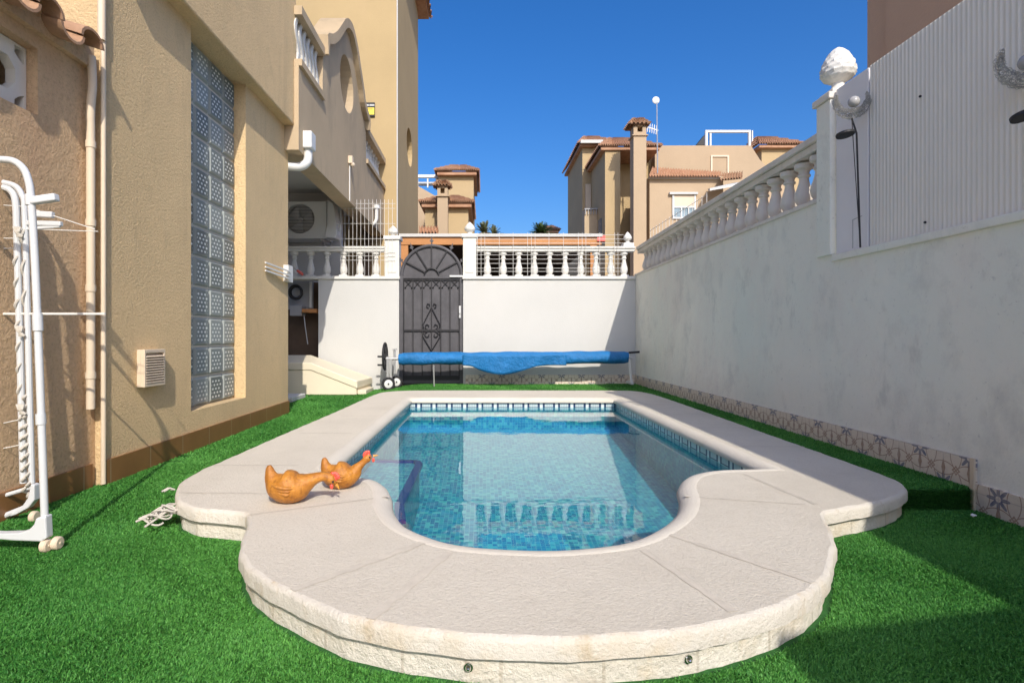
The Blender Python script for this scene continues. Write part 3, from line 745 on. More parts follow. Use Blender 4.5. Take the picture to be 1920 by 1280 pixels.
b = MB(); b.prism([(XA+.03, 1.93), (XA+.03, 2.035), (-3.0, 2.36), (-3.0, 1.93)], [], lambda u, v, t: (u, t, v), -1.6, 2.62); b.build('eave_slab', m_annex, anx)
b = MB(); b.tube(spline([(-1.80,2.60,1.98),(-1.795,2.60,1.85),(-1.80,2.595,1.72),(-1.803,2.60,1.5),(-1.803,2.60,.36)], 6), .018, 12)
for z in (1.56, 1.2, .9, .5): b.tube([(-1.803, 2.60, z), (-1.803, 2.60, z+.03)], .0215, 12)
b.build('downpipe', m_offw, anx)

# ------------------------------------------------------------------ back wall, gate, balustrades
YB = 7.4; LED = 1.487
def bxp(b, x0, y0, x1, y1, Y, d):                      # box given by its photo rectangle at depth Y, d deep
    a = at(x0, y1, Y); c = at(x1, y0, Y); b.box(a.x, c.x, Y, Y+d, a.z, c.z); return b
GX0, GX1 = (748-CX)/F*YB, (868.5-CX)/F*YB
XN = (597-CX)/F*YB
lw = thing('back_wall', 'white rendered wall left of the dark gate, beside the utility niche', 'wall', (-1.6, YB, 0))
b = MB(); b.box(XN, GX0, YB, YB+.18, -.05, LED-.04); b.build('wall', m_white, lw)
b = MB(); b.box(-2.75, GX0+.012, YB-.025, YB+.2, LED-.04, LED); b.build('ledge', m_cast, lw, bevel=.006)
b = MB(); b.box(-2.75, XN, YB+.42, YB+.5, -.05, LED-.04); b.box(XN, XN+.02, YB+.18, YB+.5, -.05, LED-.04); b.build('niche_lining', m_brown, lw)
rw = thing('back_wall', 'bright white rendered wall right of the dark gate behind the blue pool cover roll', 'wall', (.9, YB, 0))
b = MB(); b.box(GX1, 2.0, YB, YB+.18, -.05, LED-.04); b.build('wall', m_white, rw)
b = MB(); b.box(GX1-.012, 2.0, YB-.025, YB+.2, LED-.04, LED); b.build('ledge', m_cast, rw, bevel=.006)
b = MB(); b.box(GX1+.03, 1.99, YB-.012, YB, -.04, .20); b.build('skirting', m_az_x, rw)
def pillar(name, label, x, y, w, z0, z1, fin, parent=None, mat=m_cast):
    t = thing(name, label, 'pillar', (x, y, z0), 'finial pillars along the balustrades')
    b = MB(); b.box(x-w/2, x+w/2, y-w/2, y+w/2, z0, z1-.05)
    b.build('shaft', mat, t, bevel=.006)
    b = MB(); b.box(x-w/2-.02, x+w/2+.02, y-w/2-.02, y+w/2+.02, z1-.05, z1); b.build('cap', mat, t, bevel=.008)
    if w > .12:
        b = MB(); b.prism([(x-w*.3, z0+.05), (x+w*.3, z0+.05), (x+w*.3, z1-.15), (x+w*.12, z1-.11), (x, z1-.09), (x-w*.12, z1-.11), (x-w*.3, z1-.15)], [], fY, y-w/2-.008, y-w/2+.002)
        b.build('raised_panel', mat, t)
    h, r = fin; b = MB()
    f = [(.75,0),(.75,.06),(.42,.13),(.38,.2),(.62,.25),(.9,.33),(1.0,.44),(.95,.55),(.78,.68),(.55,.80),(.32,.90),(.14,.97),(.01,1)]
    b.lathe([(a*r, z1+c*h) for a, c in f], (x, y, 0), 20)
    b.build('finial', mat, t); return t
pillar('balustrade_pillar', 'white pillar with pointed finial on the left side of the gate', (735-CX)/F*YB, YB+.09, .185, LED, CH+(CY-442)/F*YB, (.15, .068))
pillar('balustrade_pillar', 'white pillar with pointed finial on the right side of the gate', (880.5-CX)/F*YB, YB+.09, .175, LED, CH+(CY-438)/F*YB, (.17, .072))
pillar('balustrade_pillar', 'short white egg finial at the corner of the back and right walls', (1180-CX)/F*YB, YB+.09, .10, 1.89, 1.93, (.155, .055))
def balustrade(name, label, xs, z0, z1, y, rail_h, x0, x1, mat=m_cast):
    t = thing(name, label, 'balustrade', ((x0+x1)/2, y, z0), 'cast stone balustrades on the walls')
    b = MB(); b.box(x0, x1, y-.065, y+.065, z1, z1+rail_h*.55); b.box(x0, x1, y-.08, y+.08, z1+rail_h*.55, z1+rail_h)
    b.build('rail', mat, t, bevel=.006)
    first = None
    for x in xs:
        if first is None:
            b = MB(); b.lathe(baluster_prof(z1-z0, .05), (x, y, z0), 16); b.box(x-.052, x+.052, y-.052, y+.052, z0, z0+.025)
            first = b.build('baluster', mat, t); fx = x
        else: copy_part(first, t, (x-fx, 0, 0))
    return t
px2x = lambda p: (p-CX)/F*YB
RZ = CH+(CY-470.5)/F*YB
balustrade('balustrade', 'white balustrade between the gate pillar and the right corner', [px2x(p) for p in (914,944,973.5,1003,1032,1061.5,1091,1120,1148,1173)], LED, RZ, YB+.09, .065, px2x(893), px2x(1192))
balustrade('balustrade', 'half shaded white balustrade left of the gate under the air conditioner', [px2x(p) for p in (548,579,610,641.5,672.5,703)], LED, RZ, YB+.09, .065, -2.75, px2x(722))
# gate
gt = thing('garden_gate', 'dark grey arched metal garden gate with sunburst top and scrollwork', 'gate', ((GX0+GX1)/2, YB+.08, .05))
YG = YB+.07; gx = (808.5-CX)/F*YB; gw = .395; zs = CH+(CY-516)/F*YB; zb = .085
def arc(r, a0, a1, n=24, y=YG): return [(gx+r*math.cos(a), y, zs+r*math.sin(a)*1.0) for a in np.linspace(a0, a1, n)]
b = MB(); out_ = [(gx-gw, zb), (gx+gw, zb), (gx+gw, zs)]+[(gx+gw*math.cos(a), zs+gw*math.sin(a)) for a in np.linspace(0, math.pi, 25)[1:]]
b.prism(out_, [], fY, YG, YG+.012)
for k in range(6):                                      # pressed folds in the sheet
    x0 = gx-gw+.03+k*.122; b.prism([(x0, zb+.01), (x0+.10, zb+.01), (x0+.10, zs-.14), (x0, zs-.14)], [], fY, YG-.006, YG+.002)
b.build('sheet', m_gate, gt, bevel=.003)
b = MB(); b.bar((gx-gw, YG-.01, zb), (gx-gw, YG-.01, zs), .04); b.bar((gx+gw, YG-.01, zb), (gx+gw, YG-.01, zs), .04)
b.tube(arc(gw, 0, math.pi, 32, YG-.01), .022, 8); b.bar((gx-gw, YG-.012, zs-.02), (gx+gw, YG-.012, zs-.02), .03); b.bar((gx-gw, YG-.012, zb+.02), (gx+gw, YG-.012, zb+.02), .04)
b.build('frame', m_gate, gt)
b = MB(); Yb = YG-.018
b.tube(arc(.095, 0, math.pi, 14, Yb), .011, 8)
for a in (28, 58, 90, 122, 152): a = R(a); b.bar((gx+.095*math.cos(a), Yb, zs+.095*math.sin(a)), (gx+gw*math.cos(a), Yb, zs+gw*math.sin(a)), .016)
b.build('sunburst_bars', m_gatebar, gt)
for a in (22, 52, 90, 128, 158):
    b = MB()
    a = R(a); d = Vector((math.cos(a), 0, math.sin(a))); p = Vector((gx, YG-.005, zs))+d*gw
    d = (d+Vector((0,0,1.2))).normalized()
    s_ = d.cross(Vector((0,1,0))); y_ = Vector((0, .006, 0))
    b.tube([p, p+d*.05], .008, 8)
    q = [p+d*.04, p+d*.065+s_*.03, p+d*.075+s_*.012, p+d*.13, p+d*.075-s_*.012, p+d*.065-s_*.03]
    b.add([v-y_ for v in q]+[v+y_ for v in q], [(0,1,2),(0,2,4),(2,3,4),(0,4,5),(6,7,8),(6,8,10),(8,9,10),(6,10,11)]+[(i,(i+1)%6,6+(i+1)%6,6+i) for i in range(6)])
    b.build('spear_point', m_gate, gt)
b = MB(); zt = zs-.05; zl = zs-.155
b.bar((gx-gw, Yb, zt), (gx+gw, Yb, zt), .014); zm = CH+(CY-619)/F*YB; b.bar((gx-gw+.03, Yb, zm), (gx+gw-.03, Yb, zm), .022)
for k in range(7):
    x = gx-gw+.03+k*.122; b.bar((x, Yb, zb+.03), (x, Yb, zt), .011)
    if k < 6:
        b.bar((x+.01, Yb, zt), (x+.09, Yb, zl+.02), .008); b.bar((x+.11, Yb, zt), (x+.03, Yb, zl+.02), .008)
    for s_ in (-1, 1): b.ball((x+s_*.02, Yb, zl), .011, 8, 6)
b.build('bars', m_gatebar, gt)
b = MB(); zc = zm-.0
def scroll(cx, cz, r, sgn, up): return [(cx+sgn*r*(1-t*.75)*math.cos(t*5.2-1.57)*1., Yb-.008, cz+up*r*(1-t*.75)*math.sin(t*5.2-1.57)) for t in np.linspace(0, 1, 22)]
for s_ in (-1, 1):
    b.tube([(gx, Yb-.008, zm+.30), (gx+s_*.115, Yb-.008, zm+.07), (gx+s_*.10, Yb-.008, zm+.03)], .007, 6)
    b.tube([(gx, Yb-.008, zm-.27), (gx+s_*.115, Yb-.008, zm-.08), (gx+s_*.10, Yb-.008, zm-.03)], .007, 6)
    b.tube(scroll(gx+s_*.035, zm+.33, .034, s_, 1), .007, 6); b.tube(scroll(gx+s_*.05, zm+.055, .04, s_, 1), .007, 6); b.tube(scroll(gx+s_*.05, zm-.06, .045, s_, -1), .007, 6)
b.build('scrollwork', m_gatebar, gt)
b = MB(); b.box(gx+gw-.035, gx+gw-.005, Yb-.02, Yb, zm+.16, zm+.32); b.box(gx+gw-.03, gx+gw-.012, Yb-.05, Yb-.02, zm+.22, zm+.235); b.build('lock', m_steel, gt, bevel=.003)
b = MB(); bb = b.bar((gx+.24, Yb-.012, zs-.008), (gx+gw+.06, Yb-.012, zs-.008), .03, .022); b.build('latch', m_pvc, gt)
b = MB(); b.box(gx-gw+.022, gx+gw-.022, Yb-.012, YG-.012, zb-.02, zb+.10); b.build('bottom_seal', m_black, gt)

# welded mesh panels fixed above the balustrades
def mesh_panel(label, x0, x1, z0, z1, y, vs, hs):
    t = thing('mesh_panel', label, 'mesh fence', ((x0+x1)/2, y, z0), 'white welded mesh panels')
    b = MB()
    for x in vs: b.tube([(x, y, z0), (x, y, z1)], .0028, 5)
    for z in hs: b.tube([(x0, y-.005, z), (x1, y-.005, z)], .0028, 5)
    return b.build('wires', m_wire, t)
zz_ = lambda p: CH+(CY-p)/F*(YB-.02)
mesh_panel('tall white wire mesh panel in front of the balustrade left of the gate', px2x(638), px2x(742), LED+.01, zz_(374), YB-.02,
           [px2x(640+7.4*k) for k in range(14)], [zz_(p) for p in (382, 391, 419.5, 448, 473, 480, 488)])
mesh_panel('low sparse white wire mesh panel in front of the balustrade right of the gate', px2x(893), px2x(1168), LED+.01, zz_(436), YB-.02,
           [px2x(p) for p in (895, 902, 909, 936, 962, 989, 996, 1003, 1029, 1056, 1084, 1091, 1098, 1124, 1152, 1158)], [zz_(p) for p in (440.5, 448.5, 456, 478, 486, 494, 503, 509)])

# ------------------------------------------------------------------ right wall with balustrade and ribbed panel
XR = 2.0
rwl = thing('side_wall', 'long stained white wall in shade along the right of the pool', 'wall', (XR+.1, 4, 0))
b = MB(); b.box(XR, XR+.2, 3.24, YB+.2, -.05, 1.49); b.box(XR, XR+.2, -3.2, 3.24, -.05, 1.12)
b.build('wall', m_rwall, rwl)
b = MB(); b.box(XR-.016, XR+.22, -3.2, 3.22, 1.12, 1.158); b.build('sill', m_rwall, rwl, bevel=.006)
b = MB(); b.box(XR-.012, XR+.22, 3.36, YB+.02, 1.49, 1.515); b.build('ledge', m_castold, rwl, bevel=.005)
b = MB(); b.box(XR-.012, XR, YSTEP-.015, YB-.014, -.03, .196); b.box(XR-.012, XR, -3.2, YSTEP-.017, -.04, .10); b.build('skirting', m_az_y, rwl)
b = MB(); b.box(XR-.02, XR-.012, YSTEP-.02, YSTEP-.002, -.03, .20); b.build('skirting_edge', m_offw, rwl)
t = thing('balustrade', 'shaded grey balustrade along the top of the right wall', 'balustrade', (XR+.09, 5.3, 1.5), 'cast stone balustrades on the walls')
b = MB()
zr = lambda y: 1.905-.012*(y-3.3)
for (hw, h0, h1) in ((.065, -.075, -.03), (.085, -.03, .012)):
    y0, y1 = 3.36, YB+.0
    vs = [(XR+.09+sx*hw, y, zr(y)+h) for y in (y0, y1) for sx, h in ((-1, h0), (1, h0), (1, h1), (-1, h1))]
    b.add(vs, [(3,2,1,0),(4,5,6,7),(0,1,5,4),(1,2,6,5),(2,3,7,6),(3,0,4,7)])
b.build('rail', m_castold, t, bevel=.006)
b = MB(); b.lathe(baluster_prof(zr(5.3)-.07-1.515, .058), (XR+.09, 3.50, 1.515), 16); first = b.build('baluster', m_castold, t)
for k in range(1, 22): copy_part(first, t, (first.location.x, first.location.y+k*.176, 0))
# end pillar with big pine cone finial
pt = thing('balustrade_pillar', 'tall pillar carrying the large white pine cone finial beside the ribbed panel', 'pillar', (XR+.07, 3.28, 1.16), 'finial pillars along the balustrades')
b = MB(); b.box(XR-.018, XR+.15, 3.225, 3.36, 1.16, 2.05); b.build('shaft', m_rwall, pt, bevel=.006)
b = MB(); b.box(XR-.03, XR+.17, 3.215, 3.385, 2.05, 2.09); b.box(XR+.0, XR+.14, 3.23, 3.36, 2.09, 2.115); b.build('cap', m_castold, pt, bevel=.006)
b = MB(); f = [(.5,0),(.5,.06),(.36,.12),(.34,.2),(.6,.25),(.88,.32),(1.0,.42),(.98,.52),(.88,.64),(.72,.76),(.5,.88),(.28,.95),(.05,1)]
cx_, cy_, cz_ = XR+.075, 3.30, 2.115; prof = []
for i in range(61):
    u = i/60; k = min(int(u*12), 11); 
    for q in range(12):
        if f[q][1] <= u <= f[q+1][1]: r_ = f[q][0]+(f[q+1][0]-f[q][0])*(u-f[q][1])/(f[q+1][1]-f[q][1])
    prof.append((max(.002, r_*.094), u*.265))
b.lathe(prof, (cx_, cy_, cz_), 40)
for i, v in enumerate(b.v):
    rr = math.hypot(v.x-cx_, v.y-cy_); hgt = (v.z-cz_)/.265
    if hgt > .27 and rr > .01:
        a = math.atan2(v.y-cy_, v.x-cx_); k = 1+.085*abs(math.sin(a*6+hgt*15)*math.sin(a*6-hgt*15))-.05; v.x = cx_+(v.x-cx_)*k; v.y = cy_+(v.y-cy_)*k
b.build('finial', m_cast, pt)
pn = thing('ribbed_fence_panel', 'tall white ribbed fence panel standing on the sill of the right wall', 'fence', (XR+.03, 1.5, 1.16))
b = MB(); yA, yB_ = -3.0, 2.93; pit = .0245; n = int((yB_-yA)/pit)*6; vs = []
for i in range(n+1):
    y = yA+(yB_-yA)*i/n; c_ = math.cos(2*math.pi*i/6); x = XR+.012-.0042*max(-.25, min(1, c_*1.6))
    vs += [(x, y, 1.16), (x, y, CH+.7*x)]
b.add(vs, [(2*i, 2*i+2, 2*i+3, 2*i+1) for i in range(n)], True); b.build('ribbed_sheet', m_panel, pn, sharp=80)
b = MB(); b.box(XR+.028, XR+.04, yA, 3.2, 1.165, 2.085); b.build('backing', m_panelflat, pn)
b = MB(); b.box(XR+.004, XR+.027, 2.94, 3.205, 1.16, 2.09); b.build('flat_end_strip', m_panelflat, pn, bevel=.002)
b = MB(); b.tube([(XR+.003, 2.985, 1.33), (XR+.003, 3.06, 1.325), (XR+.003, 3.06, 1.17)], .0022, 6)
b.build('cable', m_grey, pn)
for (px_, py_) in ((1722, 181), (1731, 417)):
    b = MB(); Y_ = 1.995*F/(px_-CX); b.ball((XR+.003, Y_, CH+(CY-py_)/F*Y_), .006, 8, 6)
    b.build('fixing', m_gatebar, pn)
# crescent moon garden lamps tied to the panel
def moon(label, c, r, tilt, stake, disc, rot):
    t = thing('moon_garden_lamp', label, 'garden lamp', (c.x, c.y, c.z), 'crescent moon solar lamps')
    rng = random.Random(int(c.y*100)); b = MB()
    uax = Vector((-.5, .866, 0)); uax = Vector((rot[0], rot[1], 0)).normalized(); zax = Vector((0,0,1)); wax = uax.cross(zax)
    P3 = lambda u, v, w_=0: c+uax*u+zax*v+wax*w_
    def edge(a):                                        # a: 0..1 along the crescent, outer and inner radius
        th = R(-217+tilt)+a*R(254); ro = r; thick = r*.52*math.sin(math.pi*a)**.8
        return th, ro, ro-thick
    outer = []; inner = []
    for i in range(33):
        th, ro, ri = edge(i/32); outer.append(P3(ro*math.cos(th), ro*math.sin(th))); inner.append(P3(ri*math.cos(th), ri*math.sin(th)))
    b.tube(outer, .0022, 6); b.tube(inner, .0022, 6)
    for i in range(220):
        a = rng.uniform(.03, .97); th, ro, ri = edge(a); q = rng.uniform(ri, ro); wv = .028*math.sin(math.pi*a)*math.sin(math.pi*(q-ri)/max(1e-4, ro-ri))*rng.choice((-1, 1))
        p = P3(q*math.cos(th), q*math.sin(th), wv); a2 = rng.uniform(0, 6.28); l = rng.uniform(.006, .013)
        ringp = [p+uax*l*math.cos(k)*.8+zax*l*math.sin(k)*.8 for k in np.linspace(a2, a2+5.0, 6)]
        b.tube(ringp, .0011, 4, caps=False)
    b.build('crescent', m_silver, t)
    b = MB(); b.ball(P3(r*.12, r*.02), r*.34, 16, 10); b.build('glass_ball', m_pearl, t)
    if stake:
        b = MB(); b.tube([P3(0, -r), stake[0], stake[1]], .0045, 8); b.tube([P3(0, -r), stake[1]-Vector((0,0,0))], .002, 6); b.build('stake', m_gatebar, t)
        b = MB()
    d0, d1 = disc
    ax = (d1-d0); nrm = Vector((0, .12, .99)).normalized(); b = MB(); o = len(b.v)
    cen = (d0+d1)/2; rad = ax.length/2; x_ = ax.normalized(); y_ = nrm.cross(x_).normalized(); n_2 = x_.cross(y_)
    vs = [cen+x_*rad*math.cos(k)+y_*rad*math.sin(k)+n_2*h for h in (-.007, .007) for k in np.linspace(0, 2*math.pi, 21)[:-1]]
    b.add(vs, [tuple(range(20))[::-1], tuple(range(20, 40))]+[(i, (i+1) % 20, 20+(i+1) % 20, 20+i) for i in range(20)])
    b.build('solar_panel', m_black, t, bevel=.002)
    return t
Ym = 2.93
c = at(1597, 192, Ym); c.y = Ym
moon('silver crescent moon lamp on a thin stake beside the pine cone finial', c, .083, 0,
     (at(1606, 250, Ym), at(1613, 464, 2.90)), (at(1567, 256, 2.93), at(1603, 248, 2.90)), (.9, -.25))
c = at(1921, 118, 2.06)
moon('silver crescent moon lamp fixed high on the ribbed panel at the frame edge', c, .088, -8, None, (at(1893, 229, 2.06), at(1945, 206, 2.0)), (.9, -.25))
# neighbour's building rising behind the panel
nb = thing('neighbour_building', 'brown pink rendered building rising behind the ribbed fence panel', 'building', (5, 1, 0))
b = MB(); b.box(3.1, 8, -4, 4.35, 0, 4.0); b.build('wall', m_brownwall, nb)
b = MB(); b.box(3.13, 8, 4.36, 4.60, 0, 4.0); b.build('end_bay', m_brownwall, nb)
mesh_y = thing('mesh_panel', 'short white wire mesh showing above the far end of the right balustrade', 'mesh fence', (2.2, 6.5, 1.5), 'white welded mesh panels')
b = MB()
for k in range(16): y = 5.6+k*.125; b.tube([(2.22, y, 1.5), (2.22, y, 2.12)], .003, 5)
for z in (1.9, 2.0, 2.1): b.tube([(2.22, 5.6, z), (2.22, 7.5, z)], .003, 5)
b.build('wires', m_wire, mesh_y)
# unseen wall added behind the viewer to cast shade on the lower right turf
bw = thing('unseen_shade_wall', 'unseen white wall added behind the viewpoint to shade the lower right turf', 'wall', (1.8, -1.3, 0))
b = MB(); y0 = -1.27
b.add([(1.27, y0, -.05), (3.2, y0+.4, -.05), (3.2, y0+.2, -.05), (1.27, y0-.2, -.05), (1.27, y0, 2.0), (3.2, y0+.4, 2.0), (3.2, y0+.2, 2.0), (1.27, y0-.2, 2.0)],
      [(3,2,1,0),(4,5,6,7),(0,1,5,4),(1,2,6,5),(2,3,7,6),(3,0,4,7)]); b.build('wall', m_white, bw)

# ------------------------------------------------------------------ loose objects round the pool
# air conditioner under the terrace
ac = thing('air_conditioner', 'white outdoor air conditioner unit mounted under the terrace behind the balustrade', 'air conditioner', (-2.4, 7.7, 2.02))
YA = 7.62; acx, acz = (562-CX)/F*YA, CH+(CY-410)/F*YA
b = MB(); x0, x1, z0, z1 = -2.88, (612-CX)/F*YA, CH+(CY-447)/F*YA, CH+(CY-378)/F*YA
ringp = [(acx+.2*math.cos(a), acz+.2*math.sin(a)) for a in np.linspace(0, 2*math.pi, 33)[:-1]]
b.prism([(x0,z0),(x1,z0),(x1,z1),(x0,z1)], [ringp], fY, YA, YA+.02); b.box(x0, x1, YA+.09, YA+.32, z0, z1)
b.box(x0, x1, YA+.02, YA+.09, z1-.015, z1); b.box(x0, x1, YA+.02, YA+.09, z0, z0+.015); b.box(x1-.015, x1, YA+.02, YA+.09, z0+.016, z1-.016); b.box(x0, x0+.015, YA+.02, YA+.09, z0+.016, z1-.016)
b.build('casing', m_pvc, ac)
b = MB(); b.lathe([(.198,0),(.198,.004)], (acx, YA+.082, acz), 24, 'y'); b.build('fan_recess', m_grey, ac)
b = MB(); b.lathe([(.03,0),(.035,.02),(.02,.03)], (acx, YA+.03, acz), 14, 'y')
for k in range(3):
    a0 = k*2*math.pi/3; vs = []
    for r_, da, dy in ((.03,0,.0),(.185,-.3,-.012),(.185,.75,.03),(.03,.9,.03)): vs.append((acx+r_*math.cos(a0+da), YA+.045+dy, acz+r_*math.sin(a0+da)))
    b.add(vs, [(0,1,2,3)])
b.build('fan', m_grey, ac)
b = MB()
for k in range(-4, 5):
    h = k*.044; l = math.sqrt(.2**2-h*h); b.tube([(acx-l, YA-.004, acz+h), (acx+l, YA-.004, acz+h)], .0025, 5)
b.build('fan_guard', m_wire, ac)
b = MB(); b.box(x1, x1+.02, YA+.02, YA+.3, z0+.02, z1-.02); b.prism([(x1+.02, z1+.02), (x1+.10, z1-.03), (x1+.13, z1-.2), (x1+.15, z0+.05), (x1+.13, z0-.0), (x1-.02, z0+.01), (x1+.02, z0+.2)], [], fY, YA-.03, YA+.2); b.build('service_cover', m_pvc, ac, bevel=.008)
b = MB(); b.tube(spline([(x1+.14, YA-.01, z0+.2), (x1+.18, YA-.01, z0+.18), (x1+.19, YA-.01, z0+.12), (x1+.15, YA-.01, z0+.1)], 5), .014, 8); b.build('hose', m_pvc, ac)
b = MB()
for x in (x0+.12, x1-.06): b = MB(); b.bar((x, YA-.02, z0-.025), (x, 8.0, z0-.025), .04, .03); b.bar((x, YA+.05, z0-.04), (x, 8.0, z0-.22), .025); b.build('bracket', m_steel, ac)
pe = thing('pipe_outlet', 'short white pipe elbow hanging in front of the dark porch end', 'pipe', (-1.5, 8.2, 2.3))
b = MB(); Yp = 8.6; b.tube([at(706, 385, Yp), at(706, 391, Yp)], .05, 12); b.tube([at(706, 391, Yp), at(706, 410, Yp), at(704, 416, Yp), at(699, 421, Yp)], .026, 12); b.build('elbow', m_pvc, pe)
# meter niche
bx = thing('hose_reel', 'dark hose coil on a grey backboard inside the utility niche', 'hose reel', (-2.47, 7.6, 1.2))
b = MB(); bxp(b, 528, 524, 587, 580, 7.7, .03); b.build('backboard', m_grey, bx)
b = MB(); c = at(555, 548, 7.6)
for k in range(3): b.tube([(c.x+.085*math.cos(a)*(1-.05*k), c.y-.02+.016*k, c.z+.09*math.sin(a)*(1-.05*k)) for a in np.linspace(0, 2*math.pi, 25)[:-1]], .016, 8, closed=True)
b.build('hose', m_black, bx)
b = MB(); b.lathe([(.045,0),(.045,.03),(.01,.034)], (c.x, c.y+.05, c.z), 16, 'y'); b.build('hub', m_grey, bx)
b = MB(); b.tube([at(570, 590, 7.6), at(572, 610, 7.6), at(577, 645, 7.6)], .006, 6); b.build('hanging_hose', m_steel, bx)
bx = thing('niche_shelf', 'narrow timber shelf beside the hose coil in the utility niche', 'shelf', (-2.3, 7.6, 1.0))
b = MB(); bxp(b, 566, 579, 594, 586, 7.5, .2); b.build('board', m_beam, bx, bevel=.004)
b = MB(); bxp(b, 580, 528, 584.5, 578, 7.66, .03); b.build('upright', m_pvc, bx)
b = MB(); bxp(b, 543, 572, 566, 592, 7.55, .18); b.build('tray', m_grey, bx, bevel=.01)
tl = thing('gate_tool', 'small red and white tool stuck over the left balustrade', 'tool', (-2.4, 7.3, 1.55))
b = MB(); b.tube([at(557, 507, 7.3), at(563, 511, 7.3), at(568, 515, 7.3)], [.014, .02, .016], 10); b.build('handle', m_red, tl)
b = MB(); b.tube([at(542, 497, 7.32), at(557, 507, 7.3)], .006, 8); b.build('shaft', m_steel, tl)
# fibreglass pump cover
pc = thing('pump_cover', 'cream fibreglass wedge shaped pump cover lying against the back wall', 'pump cover', (-2.0, 7.0, 0))
YF, YK = 6.77, 7.3
def hexa(b, fr, bk):
    n = len(fr); b.add([(x, YF, z) for x, z in fr]+[(x, YK, z) for x, z in bk], [tuple(range(n)), tuple(range(n, 2*n))[::-1]]+[(i, (i+1) % n, n+(i+1) % n, n+i) for i in range(n)])
b = MB(); hexa(b, [(-2.55,0.0),(-1.513,.0),(-1.513,.085),(-2.056,.30),(-2.55,.30)], [(-2.55,.02),(-1.44,.02),(-1.44,.09),(-2.22,.37),(-2.55,.37)]); b.build('body', m_pump, pc, bevel=.008)
b = MB(); hexa(b, [(-2.56,.295),(-2.056,.295),(-1.50,.075),(-1.50,.165),(-2.056,.385),(-2.56,.385)], [(-2.56,.37),(-2.22,.37),(-1.425,.085),(-1.425,.17),(-2.22,.46),(-2.56,.46)])
for v in b.v: v.y += -.012 if v.y < 7 else .012
b.build('lid', m_pump, pc, bevel=.010)
b = MB(); b.box(-1.505, -1.40, YF+.02, YK-.05, 0.0, .055); b.build('flange', m_pump, pc, bevel=.01)
sl = thing('paving_slab', 'small pale slab on the turf at the house corner', 'slab', (-2.2, 6.3, 0))
b = MB(); b.box(-2.45, -2.02, 6.0, 6.45, 0, .05); b.build('block', m_white, sl, bevel=.008)
# pool cover reel
rl = thing('pool_cover_reel', 'pool cover reel with rolled blue sheet across the far end of the pool', 'cover reel', (.4, 7.1, .05))
YR = 7.1; sc = F/YR; tz = CH-(670.5-CY)/sc; tx0, tx1 = (748-CX)/sc, (1177-CX)/sc
rng = random.Random(3)
b = MB(); n = 26; L_ = 60; vs = []
for i in range(L_+1):
    u = i/L_; x = tx0+(tx1-tx0)*u
    for k in range(n):
        a = 2*math.pi*k/n
        r_ = .078+.0035*math.sin(a*3+u*19)+.002*math.sin(u*47+a*2)-.004*math.sin(a-u*60)*.6-(.012 if i in (0, L_) else 0)
        vs.append((x, YR+r_*math.cos(a), tz+.01*math.sin(u*math.pi)*0-.012*(1-u)+r_*math.sin(a)+.006*u))
b.add(vs, [(i*n+k, i*n+(k+1)%n, (i+1)*n+(k+1)%n, (i+1)*n+k) for i in range(L_) for k in range(n)]+[tuple(range(n))[::-1], tuple(L_*n+k for k in range(n))], True)
b.build('rolled_sheet', m_cover, rl, sharp=70)
b = MB(); lo = [(868,684),(885,686),(900,693),(920,699),(945,701),(970,697),(988,691),(1005,686),(1030,684),(1060,684)]
lo = [(p.x, p.y) for p in spline(lo, 4)]; vs = []; rows = 7; n = len(lo)
for j in range(rows+1):
    v = j/rows
    for (px_, py_) in lo:
        top = at(px_, 664, YR); bot = at(px_, py_, YR); p = top.lerp(bot, v)
        p.y = YR-.098+.012*math.sin(px_*.11+v*2)*v+.02*v; vs.append(p)
b.add(vs, [(j*n+i, j*n+i+1, (j+1)*n+i+1, (j+1)*n+i) for j in range(rows) for i in range(n-1)], True)
fl = b.build('hanging_flap', m_cover, rl, sharp=80); md = fl.modifiers.new('solid', 'SOLIDIFY'); md.thickness = .006
for p_, q_ in (((tx0-.21, YR, tz-.012), (tx0+.02, YR, tz-.012)), ((tx1-.02, YR, tz), (tx1+.05, YR, tz))): b = MB(); b.tube([p_, q_], .018, 12); b.build('axle', m_steel, rl)
wx = (722-CX)/sc; wz = CH-(668-CY)/sc
b = MB(); b.tube([(wx, YR+.155*math.cos(a), wz+.165*math.sin(a)) for a in np.linspace(0, 2*math.pi, 33)[:-1]], .014, 8, closed=True)
for a in (0, 1.05, 2.1, 3.14, 4.19, 5.24): b.bar((wx, YR, wz), (wx, YR+.15*math.cos(a), wz+.16*math.sin(a)), .02, .045)
b.lathe([(.06,-.012),(.06,.012)], (wx, YR, wz), 18, 'x')
b.build('hand_wheel', m_black, rl)
for dz in (0, -.105): b = MB(); b.tube([(wx-.085, YR-.05, wz+dz), (wx, YR-.05, wz+dz)], .012, 8); b.build('crank_handle', m_black, rl)
